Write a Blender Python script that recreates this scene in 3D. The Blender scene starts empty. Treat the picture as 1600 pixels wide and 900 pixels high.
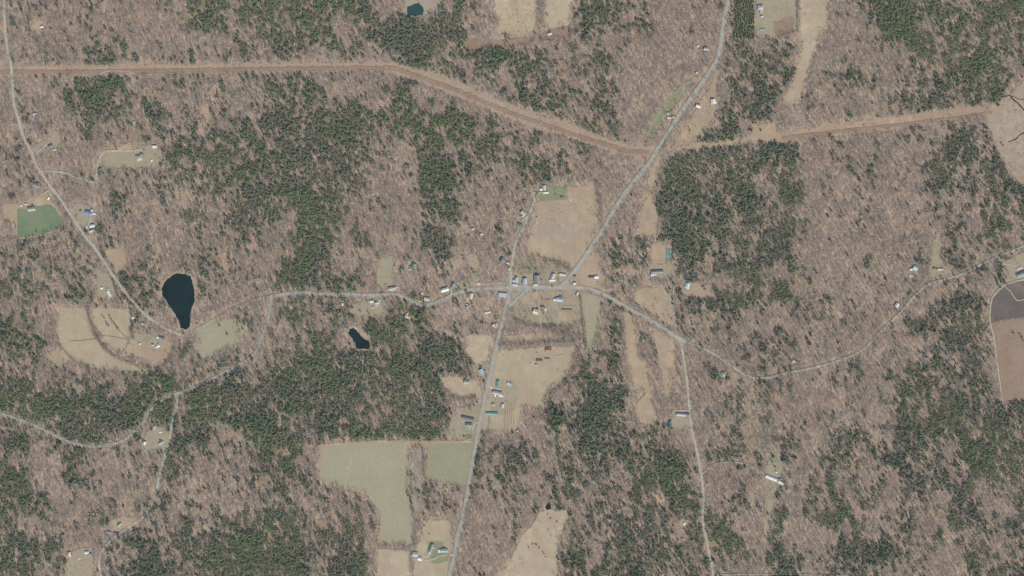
import bpy, math, random
import numpy as np
from mathutils import Vector
from mathutils.geometry import tessellate_polygon
random.seed(7); rng = np.random.default_rng(7)
R = math.radians
S = bpy.context.scene
COL = S.collection
# ------------------------------------------------------------------ camera, world, sun
MPP = 2.0                                   # metres per map unit
def W(px, py): return ((px-800)*MPP, (450-py)*MPP)
CAM_H = 5200.0
cam = bpy.data.cameras.new('camera'); camo = bpy.data.objects.new('camera', cam); COL.objects.link(camo)
camo.location = (0, 0, CAM_H); cam.sensor_width = 36; cam.lens = 36*CAM_H/3200
cam.clip_start = 10; cam.clip_end = 60000
S.camera = camo
SUN_AZ, SUN_EL = 153.0, 43.0                # degrees clockwise from north (image up), elevation
wd = bpy.data.worlds.new('World'); S.world = wd; wd.use_nodes = True
nt = wd.node_tree; bg = nt.nodes['Background']
sky = nt.nodes.new('ShaderNodeTexSky'); sky.sky_type = 'NISHITA'; sky.sun_disc = False
sky.sun_elevation = R(SUN_EL); sky.sun_rotation = R(SUN_AZ)
nt.links.new(sky.outputs[0], bg.inputs[0]); bg.inputs[1].default_value = 0.13
sl = bpy.data.lights.new('sun', 'SUN'); sl.energy = 4.3; sl.angle = R(0.5); sl.color = (1.0, 0.95, 0.84)
so = bpy.data.objects.new('sun', sl); COL.objects.link(so)
az, el = R(SUN_AZ), R(SUN_EL)
sd = Vector((math.sin(az)*math.cos(el), math.cos(az)*math.cos(el), math.sin(el)))
so.rotation_euler = sd.to_track_quat('Z', 'Y').to_euler(); so.location = (0, 0, 600)
S.view_settings.view_transform = 'Standard'; S.view_settings.look = 'None'
S.view_settings.exposure = 0.27; S.view_settings.gamma = 1.0
try: S.view_settings.use_curve_mapping = False
except Exception: pass
S.render.engine = 'CYCLES'
S.cycles.max_bounces = 5; S.cycles.diffuse_bounces = 2; S.cycles.volume_bounces = 1
HAZE = True

# ------------------------------------------------------------------ materials
def srgb(r, g, b):
    f = lambda c: (c/255/12.92) if c/255 <= .04045 else ((c/255+.055)/1.055)**2.4
    return (f(r), f(g), f(b))
def newmat(name, rough=.9, spec=.2):
    m = bpy.data.materials.new(name); m.use_nodes = True
    b = m.node_tree.nodes['Principled BSDF']; b.inputs['Roughness'].default_value = rough
    b.inputs['Specular IOR Level'].default_value = spec
    return m, m.node_tree, b
def N(t, kind, **kw):
    n = t.nodes.new(kind)
    for k, v in kw.items(): setattr(n, k, v)
    return n
def mixc(t, fac, a, b):
    n = N(t, 'ShaderNodeMix', data_type='RGBA')
    for s, v in ((n.inputs[0], fac), (n.inputs[6], a), (n.inputs[7], b)):
        if hasattr(v, 'is_output'): t.links.new(v, s)
        elif isinstance(v, (int, float)): s.default_value = v
        else: s.default_value = (*v, 1)
    return n.outputs[2]
def noise(t, vec, scale, detail=3, rough=.6, lo=.35, hi=.65, dist=0):
    n = N(t, 'ShaderNodeTexNoise'); n.inputs['Scale'].default_value = scale
    n.inputs['Detail'].default_value = detail; n.inputs['Roughness'].default_value = rough
    n.inputs['Distortion'].default_value = dist
    t.links.new(vec, n.inputs['Vector'])
    m = N(t, 'ShaderNodeMapRange'); m.inputs[1].default_value = lo; m.inputs[2].default_value = hi
    t.links.new(n.outputs[0], m.inputs[0]); return m.outputs[0]
def wpos(t, rot=0, sc=(1, 1, 1)):
    g = N(t, 'ShaderNodeNewGeometry'); m = N(t, 'ShaderNodeMapping'); m.inputs['Rotation'].default_value = (0, 0, R(rot))
    m.inputs['Scale'].default_value = sc
    t.links.new(g.outputs['Position'], m.inputs[0]); return m.outputs[0]
def math_(t, op, a, b=0.0):
    n = N(t, 'ShaderNodeMath', operation=op)
    for i, v in enumerate((a, b)):
        if hasattr(v, 'is_output'): t.links.new(v, n.inputs[i])
        else: n.inputs[i].default_value = v
    return n.outputs[0]

def ground_mat():
    m, t, b = newmat('shade_streaked_leaf_litter')
    p = wpos(t)
    tan, pink, grey, pale = (.325,.239,.170), (.300,.208,.154), (.178,.150,.126), (.40,.32,.235)
    c = mixc(t, noise(t, p, .006, 4), tan, pink)
    c = mixc(t, noise(t, p, .022, 5, .65, .42, .62), c, grey)
    c = mixc(t, noise(t, p, .07, 4, .7, .52, .70), c, pale)
    st = wpos(t, 22, (1, .25, 1))  # streaks along the tree shadows: shaded and lit ground put into the colour
    c = mixc(t, math_(t, 'MULTIPLY', noise(t, st, .28, 3, .7, .45, .62), .55), c, (0.129,0.102,0.088))
    c = mixc(t, math_(t, 'MULTIPLY', noise(t, st, .16, 3, .7, .52, .68), .6), c, (0.447,0.355,0.264))
    t.links.new(c, b.inputs['Base Color'])
    return m
def field_mat(name, c0, c1, rows=None, patch=.012, dark=None, darkamt=.5):
    m, t, b = newmat(name)
    p = wpos(t)
    c = mixc(t, noise(t, p, patch, 5, .6, .36, .64), c0, c1)
    avg = tuple(.80*v for v in c0); c0 = tuple(1.12*v for v in c0); c1 = tuple(1.1*v for v in c1)
    c = mixc(t, math_(t, 'MULTIPLY', noise(t, p, .11, 4, .75, .45, .66), .6), c, avg)
    c = mixc(t, math_(t, 'MULTIPLY', noise(t, p, .035, 4, .7, .52, .70), .5), c, tuple(min(.8, 1.18*v) for v in c0))
    st = wpos(t, 35, (1, .12, 1))
    c = mixc(t, math_(t, 'MULTIPLY', noise(t, st, .06, 4, .7, .46, .66), .4), c, tuple(.78*v for v in c1))
    c = mixc(t, math_(t, 'MULTIPLY', noise(t, p, .009, 5, .7, .47, .60, 1.5), .8), c, tuple(.5*(u+v) for u, v in zip(c1, (.22,.155,.115))))
    if dark: c = mixc(t, math_(t, 'MULTIPLY', noise(t, p, .05, 5, .8, .55, .66), darkamt), c, dark)
    c = mixc(t, math_(t, 'MULTIPLY', noise(t, p, .16, 2, .7, .35, .65), .38), c, tuple(.62*v for v in c0))
    c = mixc(t, math_(t, 'MULTIPLY', noise(t, p, .028, 3, .65, .5, .66, .8), .42), c, tuple(.72*v for v in c1))
    if rows:
        ang, sc = rows
        w = N(t, 'ShaderNodeTexWave'); w.inputs['Scale'].default_value = sc; w.inputs['Distortion'].default_value = 2.5
        w.inputs['Detail'].default_value = 3; w.inputs['Detail Scale'].default_value = .3
        t.links.new(wpos(t, ang), w.inputs['Vector'])
        c = mixc(t, math_(t, 'MULTIPLY', w.outputs[1], .22), c, tuple(.72*v for v in c0))
    t.links.new(c, b.inputs['Base Color']); return m
FM = {
 'tan':    field_mat('dry_grass', (0.344,0.266,0.180), (0.275,0.213,0.150)),
 'tanrows':field_mat('mown_dry_grass', (0.344,0.289,0.198), (0.292,0.239,0.163), rows=(8, .03)),
 'pale':   field_mat('bleached_grass', (0.370,0.305,0.216), (0.310,0.248,0.172)),
 'spotty': field_mat('rough_pasture', (0.396,0.328,0.220), (0.327,0.257,0.176), dark=(0.146,0.115,0.084), darkamt=.8),
 'hay':    field_mat('greening_hay', (.248,.238,.158), (.30,.268,.185), rows=(5, .025)),
 'hay2':   field_mat('greening_hay_striped', (.215,.214,.136), (.252,.236,.155), rows=(-4, .05)),
 'green':  field_mat('green_crop', (0.099,0.156,0.084), (0.163,0.191,0.110), patch=.02),
 'lawn':   field_mat('lawn_grass', (.225,.215,.145), (.315,.25,.18), patch=.02, dark=(.15,.125,.09), darkamt=.75),
 'lawngreen': field_mat('spring_lawn', (0.163,0.186,0.101), (0.215,0.218,0.128), patch=.03),
 'brown':  field_mat('brown_weeds', (.205,.145,.105), (.25,.18,.13), dark=(.13,.095,.075)),
 'rust':   field_mat('rusty_scrub', (.27,.195,.148), (.335,.258,.195), dark=(.18,.13,.105)),
 'rustv':  field_mat('tawny_scrub', (.34,.25,.18), (.28,.20,.145), dark=(.18,.13,.10)),
 'dirt':   field_mat('bare_soil', (0.370,0.275,0.189), (0.318,0.230,0.158)),
 'plough': field_mat('dark_tilled_soil', (0.090,0.077,0.073), (0.120,0.098,0.088), rows=(60, .03)),
 'marsh':  field_mat('dead_reeds', (0.327,0.266,0.198), (0.267,0.208,0.158), dark=(0.163,0.133,0.106)),
 'gravel': field_mat('pale_gravel', (0.361,0.337,0.273), (0.318,0.293,0.238), patch=.05),
 'shoulder': field_mat('dusty_verge', (0.292,0.248,0.189), (0.249,0.218,0.167), patch=.04, dark=(0.172,0.147,0.114)),
 'ditch':  field_mat('green_ditch', (.20,.20,.125), (.23,.215,.145)),
}
def plain(name, col, rough=.85, spec=.2, var=.12, sc=.6, metal=0):
    m, t, b = newmat(name, rough, spec); p = wpos(t)
    c = mixc(t, noise(t, p, sc, 3), col, tuple(v*(1-var) for v in col))
    t.links.new(c, b.inputs['Base Color']); b.inputs['Metallic'].default_value = metal; return m
def asphalt():
    m, t, b = newmat('worn_asphalt', .9, .15); p = wpos(t)
    c = mixc(t, noise(t, p, .05, 5, .7), (.28,.265,.235), (.235,.222,.198))
    c = mixc(t, noise(t, p, .6, 3, .7, .6, .8), c, (.16,.155,.15))
    t.links.new(c, b.inputs['Base Color']); return m
M_ASPH = asphalt()
M_PAINT = plain('road_paint', (.55,.48,.2))
M_WHITE = plain('white_line_paint', (.75,.75,.72))
def water():
    m, t, b = newmat('dark_pond_water', .08, .15)
    p = wpos(t)
    c = mixc(t, noise(t, p, .02, 3), (.001,.011,.013), (.002,.016,.018))
    t.links.new(c, b.inputs['Base Color'])
    n = N(t, 'ShaderNodeTexNoise'); n.inputs['Scale'].default_value = .5; t.links.new(p, n.inputs['Vector'])
    bp = N(t, 'ShaderNodeBump'); bp.inputs['Strength'].default_value = .15; bp.inputs['Distance'].default_value = .2
    t.links.new(n.outputs[0], bp.inputs['Height']); t.links.new(bp.outputs[0], b.inputs['Normal'])
    return m
M_WATER = water()
def water2():
    m, t, b = newmat('silty_pond_water', .1, .2); p = wpos(t)
    t.links.new(mixc(t, noise(t, p, .05, 3), (.015,.045,.042), (.02,.05,.046)), b.inputs['Base Color']); return m
M_WATER2 = water2()
def treemat(name, a, b_, c_, reg=.004, split=True):
    """foliage / bark: hue varies tree by tree and district by district"""
    m, t, b = newmat(name, .85, .1)
    oi = N(t, 'ShaderNodeObjectInfo')
    c = mixc(t, oi.outputs['Random'], a, b_)
    n = noise(t, oi.outputs['Location'], reg, 3, .6, .42, .62)
    c = mixc(t, math_(t, 'MULTIPLY', n, .75), c, c_)
    c = mixc(t, noise(t, wpos(t), 1.1, 2, .6, .4, .62), c, mixc(t, .42, c, (.01,.012,.012)))
    t.links.new(c, b.inputs['Base Color']); return m
M_CON = treemat('conifer_needles', (.082,.130,.080), (.125,.170,.096), (.132,.152,.115))
M_CONB = treemat('bright_needles', (.095,.150,.070), (.14,.18,.085), (.10,.14,.075))
M_BARK = plain('conifer_bark', (.10,.075,.055))
M_BARE = treemat('bare_twigs', (.34,.275,.222), (.208,.170,.148), (.232,.196,.175), reg=.003)
M_BAREB = plain('grey_bark', (.27,.225,.20))
M_SHRUB = treemat('shrub_twigs', (.13,.115,.07), (.17,.13,.09), (.10,.10,.06))

# ------------------------------------------------------------------ object helpers
def mk(name, verts, faces, mats, parent=None, fm=None, loc=None, rz=0, smooth=False):
    me = bpy.data.meshes.new(name); me.from_pydata(verts, [], faces); me.update()
    for m in (mats if isinstance(mats, (list, tuple)) else [mats]): me.materials.append(m)
    if fm: me.polygons.foreach_set('material_index', fm)
    if smooth: me.polygons.foreach_set('use_smooth', [True]*len(me.polygons))
    o = bpy.data.objects.new(name, me); COL.objects.link(o)
    if parent: o.parent = parent
    if loc is not None: o.location = loc; o.rotation_euler = (0, 0, rz)
    return o
def empty(name, loc, rz=0):
    o = bpy.data.objects.new(name, None); COL.objects.link(o); o.location = loc; o.rotation_euler = (0, 0, rz)
    o.empty_display_size = 2; return o
def tag(o, label=None, cat=None, group=None, kind=None):
    if label: o['label'] = label
    if cat: o['category'] = cat
    if group: o['group'] = group
    if kind: o['kind'] = kind
    return o
class MB:
    def __init__(s): s.v = []; s.f = []; s.m = []
    def add(s, v, f, mi=0):
        b = len(s.v); s.v += [tuple(p) for p in v]; s.f += [tuple(i+b for i in q) for q in f]; s.m += [mi]*len(f); return s
    def box(s, x0, x1, y0, y1, z0, z1, mi=0):
        return s.add([(x0,y0,z0),(x1,y0,z0),(x1,y1,z0),(x0,y1,z0),(x0,y0,z1),(x1,y0,z1),(x1,y1,z1),(x0,y1,z1)],
              [(0,3,2,1),(4,5,6,7),(0,1,5,4),(1,2,6,5),(2,3,7,6),(3,0,4,7)], mi)
    def cyl(s, x, y, z0, z1, r0, r1, n=6, mi=0, ax='z'):
        v = []
        for z, r in ((z0, r0), (z1, r1)):
            for k in range(n):
                a = 2*math.pi*k/n; v.append((x+r*math.cos(a), y+r*math.sin(a), z))
        if ax == 'y': v = [(p[0], p[2], p[1]) for p in v]
        f = [(k, (k+1) % n, n+(k+1) % n, n+k) for k in range(n)] + [tuple(range(n))[::-1], tuple(range(n, 2*n))]
        return s.add(v, f, mi)
    def build(s, name, mats, parent=None, **kw): return mk(name, s.v, s.f, mats, parent, s.m, **kw)

# ------------------------------------------------------------------ numpy noise (1 map unit grid)
PX0, PY0, PW, PH = -90, -90, 1780, 1080
def vnoise(scale, seed, ax=1.0, rot=0.0):
    g = np.random.default_rng(seed)
    yy, xx = np.mgrid[0:PH, 0:PW].astype(np.float32)
    if rot:
        c, s_ = math.cos(R(rot)), math.sin(R(rot)); xx, yy = xx*c+yy*s_+2000, -xx*s_+yy*c+2000
    xx = xx/(scale*ax); yy = yy/scale
    L = g.random((int(yy.max())+3, int(xx.max())+3), dtype=np.float32)
    xi = xx.astype(int); yi = yy.astype(int); fx = xx-xi; fy = yy-yi
    fx = fx*fx*(3-2*fx); fy = fy*fy*(3-2*fy)
    return ((L[yi,xi]*(1-fx)+L[yi,xi+1]*fx)*(1-fy) + (L[yi+1,xi]*(1-fx)+L[yi+1,xi+1]*fx)*fy)

# conifer cover, one digit per 25 x 25 map units: 4 x 4 tiles of 16 x 9
T = ["""2233234222337745 1311112112247636 1121113322323333 3221466433544434 0145156510454012 2223578622232543 1511678635343242 0522364515445244 3320145345435566
5566666320135400 6645433678898310 4665534689967201 5564255349855778 2232222038835463 3655221167013423 3555466547134213 4676476657457752 5687887446556444
0100666330123191 0101654471011191 2003341211010281 9822363110000456 7734353111000345 6644453010110455 6644362111110456 3633435111111565 5522466110148835
0000245667644356 0001313775456666 3202122577665765 5301233244566635 5412343234375555 4314432245575462 4141111236764640 1011122334323210 1333311121226521""",
"""2310121100676576 3413331243665577 1221431425653565 2111112423324456 1000123421234267 1011215222233255 4443323212333433 5444454055354353 4434431555114543
6867888422665473 8876786312675665 5667457412676333 6567565421675211 6567633211675111 2258645211574012 2267634112384112 2567623103162112 3676644111112111
5424321102566567 6663211104675566 2451111106666565 1000011107666656 1000011107755676 1000012107665656 1000015551764556 1100115642565655 1211103513353355
6711312221677553 5801313222766754 4614213122454777 6633221122343355 7642222111234353 6531221111154452 7522111121054373 6322112114154243 3322123213144241""",
"""4454552445515334 3331000464503324 5432001142212144 4543001021113123 5532200011245243 6623343134654454 7645565577647677 6776767776756678 3576777776636566
2556541134123121 2565462126623321 2455451773434321?2345531854676201 2577667666776211 6886777677764420 8876785677740000 6577776467771101 6566656366777110
1010015111364467 2211116141454533 1121016134333333 2211115122124223 0001537123143244 0002637112145223 0023677221223244 0165887211212354 0264887324123444
6615111122246510 2252223123676500 2233322135346502 4543341222566402 4331141435546600 4222332456446600 5324242266455511 2211333262776667 3222354277756777""",
"""7635675342477414 5332521331774433 6422442332743353 6533454223622325 5554222234524122 5452223214353536 5634211443465667 7664112547656666 7643114478757777
7766456455532342 6462100001111636 6552100003100526 6535440001543535 4342243000344112 6744346100111111 6674667100111112 7775676100121111 7774577100111121
3234766446112442 6426765557634453 5136565577731223 3334554567742231 2545445572763353 3114346664255422 1014456776256523 0105536777633662 0005547775454333
3621463366445656 2513553665326765 1114432356445676 2235434245455434 3154544264234333 6236533243355434 6122543543424535 7423567554345344 6624565253334555"""]
rows = [""]*36
for ty, blk in enumerate(T):
    for line in blk.strip().split('\n'):
        cells = line.replace('?', ' ').split()
        assert len(cells) == 9, (ty, cells)
        for r_, c_ in enumerate(cells):
            assert len(c_) == 16, (ty, c_); rows[ty*9+r_] += c_
G = np.array([[int(ch) for ch in r_] for r_ in rows], dtype=np.float32)
yy, xx = np.mgrid[0:PH, 0:PW].astype(np.float32)
gx = np.clip((xx+PX0+vnoise(14, 91)*14-7)/25-.5, 0, 62.99); gy = np.clip((yy+PY0+vnoise(14, 92)*14-7)/25-.5, 0, 34.99)
xi = gx.astype(int); yi = gy.astype(int); fx = gx-xi; fy = gy-yi
D = (G[yi,xi]*(1-fx)+G[yi,np.minimum(xi+1,63)]*fx)*(1-fy)+(G[np.minimum(yi+1,35),xi]*(1-fx)+G[np.minimum(yi+1,35),np.minimum(xi+1,63)]*fx)*fy
def rank(a):
    o = np.argsort(a, axis=None); r_ = np.empty(a.size, np.float32); r_[o] = np.linspace(0, 1, a.size, dtype=np.float32); return r_.reshape(a.shape)
n1, n2, n3, n4 = vnoise(17, 1, 1.7, 60), vnoise(8, 2, 1.6, 65), vnoise(4, 3, 1.5, 70), vnoise(2.6, 4)
wl = np.clip((xx+PX0-900)/400, 0, 1)
n2 = n2*(1-wl)+vnoise(7, 41, 2.4, -78)*wl; n3 = n3*(1-wl)+vnoise(3.4, 42, 2.2, -84)*wl
U = rank(.18*n1+.23*n2+.28*n3+.31*n4); U2 = rank(.12*n1+.22*n2+.36*n3+.30*n4); k_ = np.clip((D-2)/3, 0, 1)
CON = (U*k_+U2*(1-k_)) < np.interp(D, [0,1,2,3,4,5,6,7,8,9], [.002,.018,.05,.13,.29,.50,.68,.82,.91,.96])
# open[]: 1 = trees grow, 0 = open ground
OPEN = np.ones((PH, PW), np.float32)
def raster(poly, val, grow=0):
    P = np.array(poly, np.float32); x0, y0 = P.min(0)-2; x1, y1 = P.max(0)+2
    a0, a1 = max(0, int(x0-PX0)), min(PW, int(x1-PX0)+1); b0, b1 = max(0, int(y0-PY0)), min(PH, int(y1-PY0)+1)
    if a1 <= a0 or b1 <= b0: return
    Y, X = np.mgrid[b0:b1, a0:a1].astype(np.float32); X += PX0+.5; Y += PY0+.5
    ins = np.zeros(X.shape, bool); n = len(P)
    for i in range(n):
        xa, ya = P[i]; xb, yb = P[(i+1) % n]
        if ya == yb: continue
        c = ((ya > Y) != (yb > Y)) & (X < (xb-xa)*(Y-ya)/(yb-ya)+xa); ins ^= c
    OPEN[b0:b1, a0:a1][ins] = val
ROAD = np.zeros((PH, PW), bool)
def raster_line(pts, wpx, val=0.0):
    for (xa, ya), (xb, yb) in zip(pts[:-1], pts[1:]):
        a0, a1 = max(0, int(min(xa, xb)-wpx-PX0)), min(PW, int(max(xa, xb)+wpx-PX0)+2)
        b0, b1 = max(0, int(min(ya, yb)-wpx-PY0)), min(PH, int(max(ya, yb)+wpx-PY0)+2)
        if a1 <= a0 or b1 <= b0: continue
        Y, X = np.mgrid[b0:b1, a0:a1].astype(np.float32); X += PX0+.5; Y += PY0+.5
        dx, dy = xb-xa, yb-ya; L2 = dx*dx+dy*dy+1e-6
        t = np.clip(((X-xa)*dx+(Y-ya)*dy)/L2, 0, 1); d = np.hypot(X-xa-t*dx, Y-ya-t*dy)
        sub = OPEN[b0:b1, a0:a1]; sub[d < wpx] = np.minimum(sub[d < wpx], val); ROAD[b0:b1, a0:a1][d < wpx*.8] = True

# ------------------------------------------------------------------ ground sheet
def grid_sheet():
    xs = [-30000, -12000, -5000, -2400, 0, 2400, 5000, 12000, 30000]
    v = [(x, y, 0) for y in xs for x in xs]; n = len(xs)
    f = [(j*n+i, j*n+i+1, (j+1)*n+i+1, (j+1)*n+i) for j in range(n-1) for i in range(n-1)]
    return mk('ground', v, f, ground_mat())
tag(grid_sheet(), 'brown leaf littered woodland floor under the whole valley', kind='structure')

ZL = [0.03]
def nextz(): ZL[0] += .012; return ZL[0]
def smooth_closed(P, amp=.8, step=3.0, seed=0):
    amp *= 1.35
    g = random.Random(seed); out = []
    n = len(P)
    for i in range(n):
        a, b = P[i], P[(i+1) % n]; L = math.hypot(b[0]-a[0], b[1]-a[1]); k = max(1, int(L/step))
        nx, ny = (b[1]-a[1])/(L+1e-6), -(b[0]-a[0])/(L+1e-6)
        for j in range(k):
            t = j/k; d = g.uniform(-amp, amp)*(1 if j else .4)
            out.append((a[0]+(b[0]-a[0])*t+nx*d, a[1]+(b[1]-a[1])*t+ny*d))
    return out
LM = []      # landmarks (x, y, name) used to word the labels of trees
def field(name, label, mat, poly, amp=.8, trees=0.0, lm=None, z=None):
    P = smooth_closed(poly, amp, 3.0, len(poly)*13+int(poly[0][0]))
    raster(poly, trees)
    zz = nextz() if z is None else z
    v = [(*W(*p), zz) for p in P]
    tri = tessellate_polygon([[Vector(p) for p in v]])
    fs = []
    for t_ in tri:
        a, b, c = (Vector(v[i]) for i in t_)
        fs.append(t_ if (b-a).cross(c-a).z > 0 else (t_[0], t_[2], t_[1]))
    o = mk(name, v, fs, mat if not isinstance(mat, str) else FM[mat]); tag(o, label, kind='structure')
    if lm:
        cx = sum(p[0] for p in poly)/len(poly); cy = sum(p[1] for p in poly)/len(poly); LM.append((cx, cy, lm))
    return o
def catmull(P, step=4.0):
    out = []
    for i in range(len(P)-1):
        p0 = P[max(i-1, 0)]; p1 = P[i]; p2 = P[i+1]; p3 = P[min(i+2, len(P)-1)]
        k = max(1, int(math.hypot(p2[0]-p1[0], p2[1]-p1[1])/step))
        for j in range(k):
            t = j/k
            out.append(tuple(.5*((2*p1[a])+(-p0[a]+p2[a])*t+(2*p0[a]-5*p1[a]+4*p2[a]-p3[a])*t*t+(-p0[a]+3*p1[a]-3*p2[a]+p3[a])*t**3) for a in (0, 1)))
    out.append(P[-1]); return out
def ribbon(name, label, mat, pts, width, jit=.15, z=None, clear=None, off=0.0, kind='structure', seed=3):
    g = random.Random(seed); P = catmull(pts); zz = nextz() if z is None else z
    if clear: raster_line(P, clear)
    v, f = [], []
    for i, p in enumerate(P):
        a = P[max(i-1, 0)]; b = P[min(i+1, len(P)-1)]
        (ax, ay), (bx, by) = W(*a), W(*b); L = math.hypot(bx-ax, by-ay)+1e-6; nx, ny = -(by-ay)/L, (bx-ax)/L
        X, Y = W(*p); h = width/2
        l = h+g.uniform(-jit, jit)*h; r_ = h+g.uniform(-jit, jit)*h
        v += [(X+nx*(off+l), Y+ny*(off+l), zz), (X+nx*(off-r_), Y+ny*(off-r_), zz)]
    for i in range(len(P)-1): f.append((2*i+1, 2*i+3, 2*i+2, 2*i))
    o = mk(name, v, f, mat if not isinstance(mat, str) else FM[mat]); tag(o, label, kind=kind); return o

# ------------------------------------------------------------------ fields and clearings
# power line corridor
top1 = [(-90,108),(0,107),(100,106),(200,104),(300,104),(400,102),(500,101),(600,100),(618,103),(650,110),(700,124),(740,140),(790,162),(830,178),(880,192),(920,208),(960,224),(1000,233),(1040,228)]
bot1 = [(1030,243),(1000,247),(960,241),(920,226),(880,212),(850,206),(820,196),(790,184),(760,172),(720,155),(690,143),(650,126),(620,117),(600,113),(500,114),(400,115),(300,116),(200,118),(100,119),(0,120),(-90,120)]
field('clearing', 'reddish brown strip of cut scrub running across the west woods', 'rust', [(a_, b_-3.8) for a_, b_ in top1]+[(a_, b_+3.0) for a_, b_ in bot1], 1.6, lm='the western cut strip')
field('clearing', 'tawny strip of cut scrub running east to the marsh', 'rustv',
      [(1217,208),(1260,200),(1300,193),(1400,181),(1500,168),(1545,165),(1560,158),(1600,160),(1600,172),(1560,182),(1530,183),(1480,194),(1400,206),(1300,216),(1217,227)], 1.2, lm='the eastern cut strip')
field('field', 'dry grass field beside the road at the west end of the cut strip', 'tan',
      [(1035,243),(1050,234),(1062,229),(1090,222),(1120,222),(1160,217),(1172,212),(1178,195),(1214,190),(1217,222),(1150,228),(1075,238)], .8, lm='the roadside field by the cut strip')
ribbon_later = []
F = field
F('field','long curved greenish tan hayfield in the west','tanrows',[(93,480),(134,480),(136,490),(139,505),(146,518),(152,532),(162,545),(175,553),(190,560),(205,567),(222,574),(240,579),(232,584),(217,586),(195,582),(165,577),(140,573),(125,568),(113,560),(100,548),(92,537),(91,510)],.6,lm='the long curved hayfield')
F('field','small tan paddock off the south west of the curved hayfield','tan',[(90,542),(101,552),(112,562),(104,572),(92,574),(82,568),(70,561),(78,551)],.8,lm='the small paddock')
F('field','wedge shaped field split by green ditches','tanrows',[(146,481),(203,481),(205,500),(203,530),(192,552),(175,545),(162,532),(151,515),(145,500),(143,488)],.6,lm='the wedge shaped field')
F('field','fenced paddocks below the wedge shaped field','tan',[(204,532),(230,526),(250,529),(272,533),(275,540),(268,550),(264,560),(258,566),(250,571),(240,569),(215,562),(194,553)],.7,lm='the fenced paddocks')
F('lawn','patchy lawn round the paddock farmhouse','lawn',[(210,520),(235,521),(258,529),(262,538),(250,545),(228,541),(214,537)],1.2,.06)
F('field','greenish paddock south east of the large pond','hay',[(307,518),(320,508),(345,500),(362,497),(380,505),(386,518),(372,538),(350,548),(335,555),(318,566),(312,557),(306,530)],1.0,.01,lm='the paddock east of the large pond')
F('lawn','rough grass round the green crop field','tan',[(4,320),(40,315),(60,303),(75,299),(82,312),(95,330),(101,345),(97,354),(83,363),(45,373),(24,374),(24,350),(8,345)],1.2,lm='the green field')
F('field','bright green crop field in the west','green',[(27,331),(28,325),(40,327),(56,322),(77,319),(86,325),(92,335),(98,347),(93,356),(82,361),(60,366),(45,370),(27,371)],.6)
F('ground_patch','bare soil yard beside the pale barn','dirt',[(56,312),(68,308),(72,317),(60,320),(55,321)],.6)
F('ground_patch','bare soil strip with the blue roofed house','shoulder',[(112,318),(125,315),(143,322),(154,330),(152,345),(148,362),(156,380),(150,383),(136,362),(120,342)],1.2,.02,lm='the blue roofed house')
F('field','dry field sloping beside the north west road','tan',[(160,394),(175,389),(194,390),(200,405),(203,420),(190,427),(182,422),(170,408)],.9,.01)
F('lawn','grass plot of the long white building','lawn',[(154,425),(164,424),(175,440),(183,456),(183,468),(176,471),(152,469),(150,445)],1,lm='the long white building')
F('lawn','wide grass lot along the hooked driveway','lawn',[(158,241),(180,238),(205,232),(225,226),(248,228),(252,240),(251,263),(235,265),(210,264),(180,265),(158,264)],.8,.01,lm='the hooked driveway lot')
F('clearing','small pale clearing round the dark roofed house','lawn',[(46,237),(56,226),(78,214),(88,203),(97,212),(98,224),(88,237),(70,240),(54,247)],1.2,.03)
F('clearing','orange bare soil clearing in the north west woods','dirt',[(305,172),(313,172),(320,166),(329,170),(333,190),(330,194),(322,190),(314,181)],1.5,.25)
F('clearing','tan opening round the north west cabin','dirt',[(50,40),(60,30),(70,35),(74,45),(60,53),(49,52)],1.4)
F('clearing','bare bank round the square farm pond','shoulder',[(633,3),(640,-60),(700,-60),(690,10),(676,22),(664,28),(648,28),(633,28)],1,.05,lm='the square farm pond')
F('field','tan pasture dotted with small shrubs at the top','spotty',[(772,-60),(840,-60),(838,40),(834,54),(815,57),(800,58),(790,54),(776,53),(780,30),(772,14)],.9,lm='the shrub dotted pasture')
F('field','brown weedy strip under the shrub dotted pasture','brown',[(727,64),(740,60),(762,62),(776,62),(800,60),(834,56),(838,64),(820,70),(800,73),(785,77),(765,72),(745,82),(730,80),(724,72)],1.1,.02)
F('field','smooth tan field along the top edge','pale',[(853,-60),(895,-60),(893,0),(891,38),(870,42),(858,44),(850,36),(852,10)],.7,lm='the smooth top field')
F('field','brown fallow corner below the smooth tan field','brown',[(858,45),(875,43),(891,38),(892,64),(865,65),(846,62),(846,52)],1,.02)
F('field','pale green and tan field round the north east farmhouse','lawn',[(1181,-60),(1246,-60),(1246,50),(1228,53),(1222,57),(1207,62),(1182,61),(1180,30)],.8,lm='the north east farmhouse field')
F('field','brown scrubby corner of the north east farm','brown',[(1208,34),(1224,28),(1240,22),(1243,52),(1228,54),(1216,58),(1208,48)],2)
F('field','long pale field with a narrow tail in the north east','pale',[(1249,-60),(1297,-60),(1295,35),(1290,50),(1278,60),(1276,80),(1266,108),(1258,130),(1252,160),(1240,166),(1226,164),(1224,150),(1238,128),(1248,95),(1253,66),(1249,55)],.9,lm='the long pale field')
F('field','greening verge field west of the north road','lawn',[(1086,117),(1092,122),(1080,137),(1060,162),(1045,182),(1025,208),(1008,226),(1002,224),(1012,200),(1035,166),(1060,136)],1.4,.05,lm='the green verge')
F('field','mossy green stripe in the verge field','lawngreen',[(1064,136),(1068,140),(1050,162),(1034,185),(1016,210),(1010,218),(1016,200),(1036,172),(1050,152)],1.5,.12)
F('field','tan roadside wedge round the two white houses','tan',[(1117,112),(1124,116),(1122,140),(1121,170),(1119,190),(1100,212),(1060,228),(1046,233),(1060,212),(1076,190),(1090,165),(1106,140)],1.1,.03,lm='the two white houses')
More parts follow.
